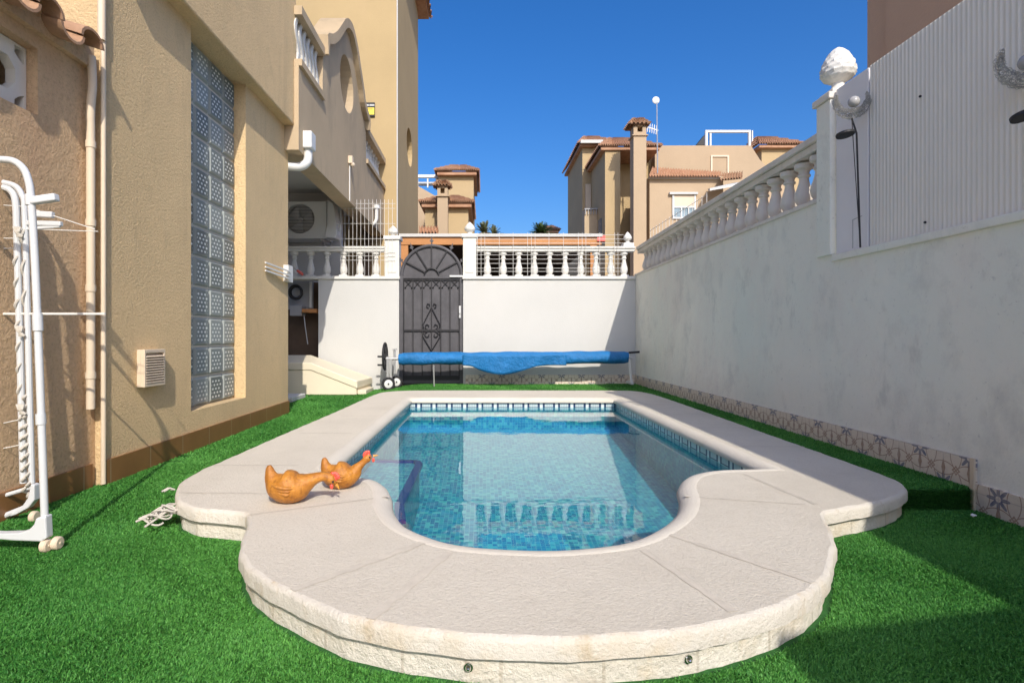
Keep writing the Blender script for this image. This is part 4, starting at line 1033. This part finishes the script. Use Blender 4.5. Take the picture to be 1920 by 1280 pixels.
for (cxp, cyp, dy, rr) in ((728, 718, -.06, .083), (743, 711, .17, .080)):
    Yc = YR+dy; c = Vector(((cxp-CX)/F*Yc, Yc, 0)); c.z = float(turf_z(c.x, c.y))+rr+.005
    wl = MB(); wl.lathe([(rr*.55,-.028),(rr*.9,-.028),(rr,-.018),(rr,.018),(rr*.9,.028),(rr*.55,.028)], c, 26, 'z')
    o_ = len(wl.v)
    for v in wl.v: d = v-c; v.x, v.y, v.z = c.x+d.x, c.y+d.z, c.z+d.y
    # turned a little so that the hub shows from the pool
    rm = Matrix.Rotation(R(14), 3, 'Z')
    for v in wl.v: v.xyz = c+rm@(v-c)
    w1 = wl.build('wheel', m_black, rl)
    hb = MB(); hb.lathe([(.01,-.032),(rr*.5,-.031),(rr*.62,-.028),(rr*.62,.02),(.01,.03)], (0,0,0), 22, 'z')
    for v in hb.v: d = v.copy(); v.xyz = c+rm@Vector((d.x, d.z, d.y))
    for k in range(5):
        a = k*1.257; p = c+rm@Vector((rr*.38*math.cos(a), -.03, rr*.38*math.sin(a)))
    hb.build('rim', m_pvc, w1)
    hb = MB(); hb.ball(c+rm@Vector((0, -.034, 0)), .011, 10, 8); hb.build('axle_cap', m_black, w1)
b = MB(); b.bar((tx0-.10, YR, tz-.01), (tx0-.10, YR+.0, .15), .045, .03); b.bar((tx0-.10, YR-.06, .12), (tx0-.10, YR+.24, .12), .03)
b.bar((wx+.035, YR, wz), (wx+.035, YR, .14), .03); b.build('stand', m_steel, rl)
b = MB(); b.tube([(tx0-.055, YR, tz-.20), (tx0-.055, YR, tz+.1)], .013, 10); b.box(tx0-.085, tx0-.025, YR-.02, YR+.02, tz+.1, tz+.113); b.build('locking_pin', m_steel, rl)
b = MB(); b.tube([at(1178, 663, YR), at(1184, 716, YR)], .016, 10); b.bar(at(1184, 717, YR)+Vector((-.02,-.12,0)), at(1184, 717, YR)+Vector((-.02,.12,0)), .03); b.build('far_leg', m_pvc, rl)
b = MB(); b.tube([at(1179, 661, YR-.05), at(1199, 659.5, YR-.05)], .014, 10); b.build('far_handle', m_black, rl)
b = MB(); b.tube([at(813, 684, YR-.1), at(814, 726, YR-.1)], .009, 8); b.bar(at(810, 726, YR-.1), at(818, 726, YR-.1), .03, .012); b.build('prop', m_steel, rl)

# ceramic hens
def loft(b, pts, k=6, n=22, flat=None):
    P = spline([p[:3] for p in pts], k); rad = spline([(p[3], p[4] if len(p) > 4 else p[3], 0) for p in pts], k); vs = []
    N_ = len(P)
    for i, p in enumerate(P):
        d = (P[min(i+1, N_-1)]-P[max(i-1, 0)]).normalized(); side = Vector((0,1,0)); up = side.cross(d).normalized()*-1
        ra, rb = max(.001, rad[i].x), max(.001, rad[i].y)
        for q in range(n):
            a = 2*math.pi*q/n; v = p+side*rb*math.cos(a)+up*ra*math.sin(a)
            if flat is not None and v.z < flat: v.z = flat
            vs.append(v)
    b.add(vs, [(i*n+q, i*n+(q+1)%n, (i+1)*n+(q+1)%n, (i+1)*n+q) for i in range(N_-1) for q in range(n)]+[tuple(range(n))[::-1], tuple((N_-1)*n+q for q in range(n))], True)
def hen(label, loc, rz, s, neck):
    t = thing('ceramic_hen', label, 'hen ornament', loc, 'glazed ceramic hens')
    rot = Matrix.Rotation(rz, 3, 'Z'); tr = lambda b: [setattr(v, 'xyz', Vector(loc)+rot@(v*s)) for v in b.v]
    b = MB(); body = [(-.074,0,.136,.006,.006),(-.073,0,.126,.013,.011),(-.070,0,.108,.019,.017),(-.062,0,.088,.030,.028),(-.040,0,.066,.052,.052),(-.005,0,.058,.060,.062),(.030,0,.060,.053,.055),(.055,0,.070,.036,.038)]
    loft(b, body+neck, 6, 24, .002); tr(b); b.build('body', m_hen, t, sharp=80)
    for sy in (-1, 1):                                  # folded wings with three rows of feather tips
        b = MB()
        for k in range(3):
            x0 = -.050+.012*k; P_ = [(.030-.010*k, .050-.004*k, .066-.009*k), (.005, .0625-.002*k, .066-.011*k), (-.025, .0585-.004*k, .070-.010*k), (x0, .046-.004*k, .078-.010*k)]
            b.tube(spline([(p[0], p[1]*sy, p[2]) for p in P_], 5), [.003+.0045*math.sin(math.pi*i/15) for i in range(16)], 8)
        tr(b); b.build('wing', m_hen, t)
    h = Vector(neck[-2][:3]); d = (Vector(neck[-1][:3])-Vector(neck[-3][:3])).normalized(); up = Vector((0,-1,0)).cross(d).normalized()
    if up.z < 0: up = -up
    b = MB()
    for k in range(5):
        a = R(-30+k*32); q = h+up*.012-d*.004; b.ball(q+(d*math.sin(a)*-.014+up*math.cos(a)*.013), .0085, 10, 8, (1, .55, 1.1))
    b.ball(h+up*.008-d*.002, .012, 10, 8, (1, .6, 1)); tr(b); b.build('comb', m_comb, t)
    b = MB(); b.ball(h-up*.017+d*.012, .0085, 10, 8, (.8, .6, 1.25)); tr(b); b.build('wattle', m_comb, t)
    b = MB(); p = h+d*.018; b.tube([p, p+d*.012-up*.002, p+d*.022-up*.006], [.006, .004, .0008], 10); tr(b); b.build('beak', m_beak, t)
    for sy in (-1, 1):
        b = MB(); b.ball(h+Vector((0, sy*.0150, 0))+up*.003+d*.003, .004, 8, 6); tr(b); b.build('eye', m_gatebar, t)
hen('orange glazed ceramic hen nearer the viewer, tail up and head lowered to the other hen', (-.70, 2.055, TOP), R(4), 1.0,
    [(.080,0,.082,.024,.026),(.102,0,.090,.0185,.019),(.124,0,.092,.017,.017),(.140,0,.086,.0185,.017),(.152,0,.076,.015,.014),(.160,0,.066,.004,.004)])
hen('orange glazed ceramic hen with raised head and red comb nearest the water', (-.562, 2.25, TOP), R(6), .90,
    [(.070,0,.088,.023,.024),(.083,0,.101,.017,.018),(.097,0,.114,.0145,.015),(.110,0,.126,.017,.0165),(.122,0,.133,.0155,.014),(.132,0,.134,.004,.004)])
# heap of rope
rp = thing('rope_heap', 'small tangle of white rope on the turf by the left end of the coping', 'rope', (-1.16, 2.08, .02))
rng = random.Random(5); b = MB()
for k in range(13):
    cx_ = rng.gauss(-1.16, .018); cy_ = rng.gauss(2.07, .03); a0 = rng.uniform(0, 6.28); rx = rng.uniform(.02, .045); ry = rng.uniform(.012, .03); z0 = .03+.003*k; th = rng.uniform(0, 3.1)
    pts = []
    for a in np.linspace(a0, a0+rng.uniform(4.2, 7.5), 16):
        x, y = rx*math.cos(a), ry*math.sin(a); pts.append((cx_+x*math.cos(th)-y*math.sin(th), cy_+x*math.sin(th)+y*math.cos(th), z0+.008*math.sin(a*2+k)))
    b.tube(pts, .0034, 6)
for k in range(6):
    a = rng.uniform(2.8, 5.2); p = Vector((-1.16, 2.08, .045)); q = p+Vector((math.cos(a)*.10, math.sin(a)*.10, -.02)); b.tube(spline([p, (p+q)/2+Vector((.01,.01,.01)), q], 4), .004, 6)
for px_, py_ in ((322, 932), (326, 940)):
    p = at(px_, py_, 2.45); b.tube([(p.x-.015, 2.4, .035), (p.x, 2.42, .045), (p.x+.015, 2.43, .035)], .004, 6)
b.build('rope', m_rope, rp)
# clothes airer
ai = thing('clothes_airer', 'white folding clothes airer on castors leaning beside the rough wall', 'clothes airer', (-1.45, 1.9, 0))
Y1, Y2 = 1.84, 2.16
q = lambda x, y, Y=Y1: at(x, y, Y)
b = MB(); b.tube(spline([q(-170,292), q(-80,296), q(0,299), q(27,303), q(45,318), q(54,342), q(58,372), q(65,480), q(72,640), q(78,800), q(84,975)], 5), .0112, 12)
b.tube([q(70,588), q(71.5,620)], .0145, 12); b.tube([q(76,775), q(77,795)], .0145, 12); b.tube([q(56,365), q(57,385)], .014, 12)
b.build('frame', m_enamel, ai)
b = MB(); foot = [(74,968),(92,964),(94,1006),(84,1012),(30,1010),(-60,1002),(-60,994),(10,997),(42,996),(60,990),(70,980)]
b.prism([(q(*p).x, q(*p).z) for p in foot], [], fY, Y1-.016, Y1+.016); b.build('foot', m_enamel, ai, bevel=.005)
CW = [(.004,-.011),(.017,-.011),(.0215,-.007),(.0215,.007),(.017,.011),(.004,.011)]
for c_ in (q(86,1022), q(86,1022)+Vector((.020,.022,0))): b = MB(); b.lathe(CW, c_, 18, 'x'); b.tube([c_-Vector((.013,0,0)), c_+Vector((.013,0,0))], .005, 8); b.build('castor', m_offw, ai)
q2 = lambda x, y: at(x, y, Y2)
b = MB()
b.tube(spline([q2(-120,330), q2(-40,335), q2(5,342), q2(30,350), q2(42,368), q2(46,390), q2(50,520), q2(56,760), q2(60,905)], 5), .0105, 10)
b.tube(spline([q2(-120,338), q2(-30,345), q2(8,352), q2(24,362), q2(30,385), q2(32,440), q2(37,620), q2(44,905)], 5), .012, 10)
b.tube([q2(-120,985), q2(0,970), q2(45,952)], .011, 10); b.tube([q2(-120,958), q2(0,931), q2(66,911)], .008, 10)
b.build('folded_frame', m_enamel, ai)
b = MB(); foot = [(63,905),(70,907),(70,935),(58,950),(36,962),(24,966),(26,958),(48,945),(58,930)]
b.prism([(q2(*p).x, q2(*p).z) for p in foot], [], fY, Y2-.015, Y2+.015); b.build('foot', m_enamel, ai, bevel=.004)
b = MB(); b.lathe(CW, q2(64,968), 18, 'x'); b.build('castor', m_offw, ai)
b = MB(); b.bar(q(58,377), q(107,370), .026, .024); b.build('arm', m_enamel, ai, bevel=.004)
b = MB(); b.bar(q2(60,401), q2(100,403), .02, .022); b.bar(q2(52,418), q2(116,420), .018, .018); b.bar(q2(40,430), q2(113,424), .012); b.build('folded_arm', m_enamel, ai, bevel=.003)
b = MB(); b.bar(q2(-60,588), q2(197,588), .008)
for l in (((-60,380),(52,388)), ((68,394),(178,430)), ((68,430),(184,434)), ((-40,446),(40,447)), ((-40,465),(40,466)), ((-60,808),(42,785)), ((-40,850),(55,830))): b.tube([q2(*l[0]), q2(*l[1])], .0018, 5)
b.build('drying_line', m_wire, ai)
b = MB()
for (x0, x1, ya, yb_, turns) in ((33, 41, 480, 760, 7), (42, 50, 760, 930, 9), (50, 58, 740, 920, 10), (46, 50, 430, 600, 3)):
    b.tube([q2(x0+(x1-x0)*t+2.4*math.cos(t*turns*6.28), ya+(yb_-ya)*t)+Vector((0, -.013*math.sin(t*turns*6.28)-.004, 0)) for t in np.linspace(0, 1, turns*10)], .0052, 6)
for px_, py_ in ((48, 765), (46, 620), (42, 436)):
    for k in range(4): b.tube([q2(px_-8+k*4, py_-8)+Vector((0,-.02,0)), q2(px_+k*2-2, py_)+Vector((0,-.026,0)), q2(px_+8-k*3, py_+10)+Vector((0,-.02,0))], .005, 6)
b.build('wrapped_cord', m_rope, ai)

# ------------------------------------------------------------------ beyond the back wall
pg = thing('pergola', 'orange timber pergola with white edge strip beyond the gate', 'pergola', (.3, 9, 0))
Yg = 8.5
b = MB(); bxp(b, 751, 443.5, 1128, 459, Yg, .08); b.build('front_beam', m_beam, pg, bevel=.004)
b = MB(); bxp(b, 748, 438, 1130, 443.6, Yg-.03, .12); b.build('edge_strip', m_white, pg)
b = MB(); bxp(b, 752, 459.5, 765, 640, Yg+.01, .1); b.build('post', m_beam, pg)
b = MB(); bxp(b, 1107, 459.5, 1119, 640, Yg+.01, .1); b.build('post', m_beam, pg)
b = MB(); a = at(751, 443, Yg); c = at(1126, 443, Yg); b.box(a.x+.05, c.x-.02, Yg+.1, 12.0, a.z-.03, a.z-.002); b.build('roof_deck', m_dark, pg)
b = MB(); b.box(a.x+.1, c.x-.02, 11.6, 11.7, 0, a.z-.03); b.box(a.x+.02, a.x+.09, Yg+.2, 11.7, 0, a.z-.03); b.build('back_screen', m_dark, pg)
b = MB(); bxp(b, 1120, 441, 1135, 452, Yg-.02, .1); b.build('end_cap', m_red, pg)
# far house on the left
def pbox(b, x0, y0, x1, y1, Y, d, zb=None):
    a = at(x0, y1, Y); c = at(x1, y0, Y); b.box(a.x, c.x, Y, Y+d, zb if zb is not None else a.z, c.z)
def hip(b, x0, x1, ye, yr, Y, d, cols, over=.25, rows=4, amp=.035):
    a = at(x0, ye, Y); c = at(x1, ye, Y); zr_ = CH+(CY-yr)/F*(Y+d/2); xm0 = a.x+(c.x-a.x)*.38; xm1 = a.x+(c.x-a.x)*.62; ym = Y+d/2
    e = [(a.x, Y-over, a.z), (c.x, Y-over, a.z), (c.x, Y+d+over, a.z), (a.x, Y+d+over, a.z)]
    tile_roof(b, e[0], e[1], (xm0, ym, zr_), (xm1, ym, zr_), cols, rows, amp, .05, 8)
    tile_roof(b, e[1], e[2], (xm1, ym, zr_), (xm1, ym, zr_), cols, rows, amp, .05, 8); tile_roof(b, e[3], e[0], (xm0, ym, zr_), (xm0, ym, zr_), cols, rows, amp, .05, 8)
    b.box(a.x+.06, c.x-.06, Y-over+.06, Y+d+over-.06, a.z-.14, a.z-.03)
hl = thing('far_house', 'distant ochre house with tiled tower and chimney seen left of the gap above the gate', 'house', (-2, 19, 0))
b = MB(); pbox(b, 821, 326, 888, 440, 19.5, 2.6, 0); pbox(b, 797, 380, 878, 440, 17.2, 2.2, 0); b.build('wall', m_far, hl)
b = MB(); A_ = [at(740, 300, 19), at(783, 345, 19), at(830, 372, 19)]
b.prism([(A_[0].x-2, 0), (A_[2].x, 0), (A_[2].x, A_[2].z), (A_[1].x, A_[1].z), (A_[0].x-2, A_[1].z+1.0)], [], fY, 19.3, 19.45); b.build('gable_wall', m_far2, hl)
b = MB(); hip(b, 817, 897, 323, 311, 19.5, 2.6, 22); b.build('roof', m_terr, hl)
b = MB(); hip(b, 788, 888, 382, 368, 17.2, 2.2, 26); b.build('lower_roof', m_terr, hl)
def chimney(parent, x0, x1, ytop, ybot, Y, d, capx0, capx1, capy, holes=True, mat=m_far2):
    b = MB(); a = at(x0, ybot, Y); c = at(x1, ytop, Y); b.box(a.x, c.x, Y, Y+d, 0, c.z-.02)
    hz = (c.z-.02); hw = (c.x-a.x); h2 = at(0, capy, Y).z
    b.box(a.x-.05, c.x+.05, Y-.05, Y+d+.05, hz-.32*hw, hz-.24*hw)
    for (u0, u1) in ((0, .3), (.7, 1)): b.box(a.x+hw*u0, a.x+hw*u1, Y, Y+d, hz, h2)
    b.box(a.x, c.x, Y, Y+d, h2-.02, h2+.04); b.box(a.x+hw*.3, a.x+hw*.7, Y+d-.05, Y+d-.01, hz, h2-.02)
    ch = b.build('chimney', mat, parent)
    b = MB(); l = at(capx0, capy, Y).x; r_ = at(capx1, capy, Y).x; mx, my = (l+r_)/2, Y+d/2; hh = (r_-l)*.30; w2 = (r_-l)/2; z = h2+.04
    E = [(mx-w2, my-w2, z), (mx+w2, my-w2, z), (mx+w2, my+w2, z), (mx-w2, my+w2, z)]; T = (mx, my, z+hh*1.3); S = w2*.3
    tops = [(mx-S, my-S, T[2]), (mx+S, my-S, T[2]), (mx+S, my+S, T[2]), (mx-S, my+S, T[2])]
    for i in range(4): tile_roof(b, E[i], E[(i+1) % 4], tops[i], tops[(i+1) % 4], 5, 3, .035, .05, 5)
    b.add(tops, [(0,1,2,3)]); b.build('chimney_cap', m_terrold, ch)
chimney(hl, 820, 839.5, 361, 440, 16.6, .32, 814, 844, 351)
b = MB()
for y_ in (331, 341): b.bar(at(740, y_, 20), at(822, y_, 20), .12, .10) if y_ == 331 else b.bar(at(740, 345, 20.4), at(818, 345, 20.4), .16, .1)
for x_ in (783, 802, 818): b.bar(at(x_, 328, 20), at(x_, 352, 20), .05)
b.build('terrace_railing', m_pvc, hl)
b = MB(); l_ = at(786, 438, 14.6); r_ = at(823, 438, 14.6); tile_roof(b, l_, r_, at(786, 425, 15.8), at(820, 425, 15.8), 6, 3, .04, .05, 5)
b.box(l_.x, r_.x, 14.7, 15.4, 0, l_.z-.06)
lr = thing('shed', 'small shed with terracotta tile roof just above the gate', 'shed', (l_.x, 14.8, 0)); b.build('roof', m_terr, lr)
# far house on the right
hr = thing('far_house', 'large ochre house with tall chimney, tiled roofs and window rising above the right balustrade', 'house', (6, 21, 0))
b = MB()
pbox(b, 1092, 272, 1140, 470, 23.5, 4, 0)              # left tower
pbox(b, 1134.5, 277, 1163, 470, 20.8, 4.6, 0)          # second bay
pbox(b, 1163, 277, 1236, 470, 22.4, 3, 0)              # recessed wall
b.build('wall', m_far, hr)
b = MB(); a = at(1236, 280, 21.9); pr = [(1228,470),(1470,470),(1470,345),(1425,300),(1408,273),(1240,273),(1228,280)]
b.prism([(at(x, y, 21.9).x, max(0, at(x, y, 21.9).z) if y < 460 else 0) for x, y in pr], [], fY, 21.9, 24.5)
pbox(b, 1218, 331, 1356, 470, 19.6, 2.2, 0); b.build('front_wall', m_far2, hr)
b = MB(); hip(b, 1083, 1160, 271, 256, 23.5, 4, 20); hip(b, 1122, 1237, 277, 259, 20.9, 4, 28); b.build('roof', m_terr, hr)
b = MB(); bxp(b, 1089, 262, 1131, 268, 23.1, .1); b.build('fascia', m_white, hr)
b = MB(); l_ = at(1217, 331, 19.4); r_ = at(1351, 331, 19.4); tile_roof(b, l_, r_, at(1224, 314, 21.6), at(1352, 322, 21.6), 26, 6, .035, .04, 8); b.build('lower_roof', m_terr, hr)
b = MB(); bxp(b, 1217, 331.5, 1351, 334.5, 19.5, .1); b.build('eave_band', m_white, hr)
chimney(hr, 1188, 1212, 246, 470, 19.4, .46, 1179, 1217, 236)
wn_ = MB(); bxp(wn_, 1256, 360, 1309, 364, 19.48, .14); wn_.build('window_hood', m_white, hr)
wf = MB(); Yw = 19.575
for (x0, y0, x1, y1) in ((1261,364,1264,410),(1302,364,1305,410),(1264,387,1302,389.5),(1264,407,1302,410),(1277,389.5,1279,407),(1290,389.5,1292,407)): bxp(wf, x0, y0, x1, y1, Yw-.03, .05)
wf = wf.build('window', m_pvc, hr)
b = MB(); bxp(b, 1264, 389, 1302, 408, Yw+.005, .015); b.build('pane', m_blueglass, wf)
b = MB(); bxp(b, 1264, 364, 1302, 387.5, Yw-.01, .02); b.build('blind', m_offw, wf)
b = MB(); pr = [(1333,292),(1336,292),(1336,330),(1333,330)]
for (x0, y0, x1, y1) in ((1333,291,1336,335),(1364,291,1367,335),(1336,291,1364,294)): bxp(b, x0, y0, x1, y1, 21.86, .06)
b.build('door_surround', m_offw, hr)
b = MB()
for (x0, y0, x1, y1) in ((1323,244,1327,273),(1404,244,1408,273),(1327,244,1404,248)): bxp(b, x0, y0, x1, y1, 22.3, .1)
for (x0, y0, x1, y1) in ((1331,244.5,1334,273),(1410,244.5,1412,273)): bxp(b, x0, y0, x1, y1, 24.2, .1)
b.build('terrace_frame', m_pvc, hr)
b = MB(); pl = [at(1306,272,23), at(1322,252,23), at(1324,272,23)]; b.prism([(p.x, p.z) for p in pl], [], fY, 23, 23.3); b.build('solar_water_panel', m_gatebar, hr)
b = MB(); pbox(b, 1428, 274, 1500, 400, 23.0, 3, 0); b.build('end_tower', m_far, hr)
b = MB(); hip(b, 1417, 1510, 273, 257, 23.0, 3, 20); b.build('end_tower_roof', m_terr, hr)
b = MB(); l_ = at(1350, 338, 19.2); r_ = at(1392, 334, 19.2); tile_roof(b, l_, r_, at(1354, 324, 20.6), at(1392, 322, 20.6), 8, 3, .035, .05, 5); b.build('porch_roof', m_terrold, hr)
b = MB(); l_ = at(1331, 353, 18.6); r_ = at(1400, 341, 18.6); b.add([l_, r_, r_+Vector((0,.9,.22)), l_+Vector((.3,.9,.22)), l_-Vector((0,0,.08)), r_-Vector((0,0,.08)), r_+Vector((0,.9,.14)), l_+Vector((.3,.9,.14))], [(0,1,2,3),(4,5,6,7),(0,1,5,4),(1,2,6,5),(2,3,7,6),(3,0,4,7)])
b.build('awning', m_white, hr)
b = MB(); bxp(b, 1098, 345, 1108, 392, 23.42, .06); bxp(b, 1116, 340, 1124, 372, 23.3, .1); b.build('shutter', m_offw, hr)
b = MB(); bxp(b, 1096, 392, 1134, 440, 22.2, .5); b.build('balcony', m_parapet, hr)
for (x0, y0, x1, y1, Y_) in ((1124.5, 398, 1128, 422, 20.79), (1121, 300, 1124, 316, 20.79)): pass
for (ya, yb_, za, zb_) in ((21.4, 21.9, 4.2, 5.2), (23.0, 23.5, 4.2, 5.2)):
    b = MB(); xx = at(1134.5, 0, 20.8).x; b.box(xx-.03, xx+.02, ya, yb_, za, zb_); b.build('side_window', m_glass, hr)
b = MB(); b.bar(at(1096, 392, 22.15), at(1136, 391, 22.15), .05); [b.bar(at(1098+5*k, 392, 22.15), at(1098+5*k, 402, 22.15), .03) for k in range(8)]; b.build('balcony_rail', m_grey, hr) 
b = MB(); Ya = 19.9
an = thing('antenna_mast', 'thin rooftop mast with round white dish and aerial beside the tall chimney', 'antenna', at(1233, 440, Ya))
b.tube([at(1233, 340, Ya), at(1231.5, 192, Ya)], .022, 6); b.build('pole', m_steel, an)
b = MB(); c = at(1230, 188, Ya); b.lathe([(.001,-.03),(.07,-.025),(.125,0),(.13,.012),(.05,-.01),(.001,-.012)], c, 20, 'y'); b.build('dish', m_pvc, an)
b = MB(); c = at(1224, 240, Ya); b.bar(at(1212, 238, Ya), at(1234, 245, Ya), .03)
for k in range(5): p = at(1214+k*4, 239+k*1.2, Ya); b.bar(p+Vector((0,0,-.16)), p+Vector((.02,0,.16)), .02)
b.build('aerial', m_pvc, an)
# third far roof and palms
tr_ = thing('far_house', 'tiny far house with terracotta roof right of the dark palm', 'house', at(1034, 440, 30))
b = MB(); hip(b, 1022, 1049, 432, 424, 30, 2, 8, amp=.05); b.build('roof', m_terr, tr_)
b = MB(); pbox(b, 1024, 433, 1047, 450, 30, 2, 0); b.build('wall', m_far, tr_)
m_palm = M('palm_frond', (.045, .085, .02), .6, 0, 3, col2=(.09, .13, .04)); m_palm2 = M('pale_palm_frond', (.13, .15, .06), .6, 0, 3, col2=(.2, .2, .1)); m_trunk = M('palm_trunk', (.16, .11, .07), .9, .2, 8, .5, 20)
def palm(label, c, r, n, mat, seed):
    t = thing('palm_tree', label, 'palm tree', (c.x, c.y, 0), 'palms beyond the back wall'); rng = random.Random(seed)
    b = MB(); b.tube([(c.x, c.y, 0), (c.x+.05, c.y, c.z*.5), (c.x, c.y, c.z)], [.16, .13, .12], 10); b.build('trunk', m_trunk, t)
    b = MB()
    for k in range(n):
        a = rng.uniform(0, 6.28); el = rng.uniform(-.1, 1.45); l = r*rng.uniform(.75, 1.1); d = Vector((math.cos(a)*math.cos(el), math.sin(a)*math.cos(el), math.sin(el)))
        pts = [c+d*l*u+Vector((0, 0, -.38*l*u*u*(1.1-math.sin(el)*.7))) for u in np.linspace(0, 1, 8)]
        for i in range(1, 8):
            dd = (pts[i]-pts[i-1]).normalized(); sd_ = dd.cross(Vector((0,0,1))).normalized() if abs(dd.z) < .98 else Vector((1,0,0))
            for s_ in (-1, 1):
                for q_ in range(3):
                    p = pts[i-1].lerp(pts[i], q_/3); ll = r*.26*(1-.55*i/8)*rng.uniform(.8, 1.2); tip = p+(sd_*s_*.8+dd*.8).normalized()*ll+Vector((0,0,-.25*ll)); w_ = dd*.02*r
                    b.add([p-w_, p+w_, tip], [(0,1,2)])
    b.build('crown', mat, t)
palm('pale dry palm crown just right of the gate pillar finial', at(908, 437, 13), .34, 46, m_palm2, 1)
palm('low pale palm crown second right of the gate pillar finial', at(926, 441, 13.5), .30, 40, m_palm2, 2)
palm('dark green bushy palm beside the tiny terracotta roof', at(1014, 438, 15), .40, 90, m_palm, 3)

ch = thing('paper_scrap', 'tiny white scrap lying on the shaded turf by the right wall', 'litter', (1.87, 2.14, .015))
b = MB(); c = at(1826, 971, 2.12); p = [Vector((c.x+dx, 2.12+dy, .022+dz)) for dx, dy, dz in ((-.008,-.006,0),(.008,-.004,.003),(.010,.007,0),(.001,.009,.006),(-.009,.005,.002))]
b.add(p+[v-Vector((0,0,.003)) for v in p], [(0,1,2,3,4),(5,6,7,8,9)]+[(i,(i+1)%5,5+(i+1)%5,5+i) for i in range(5)]); b.build('scrap', m_pvc, ch)
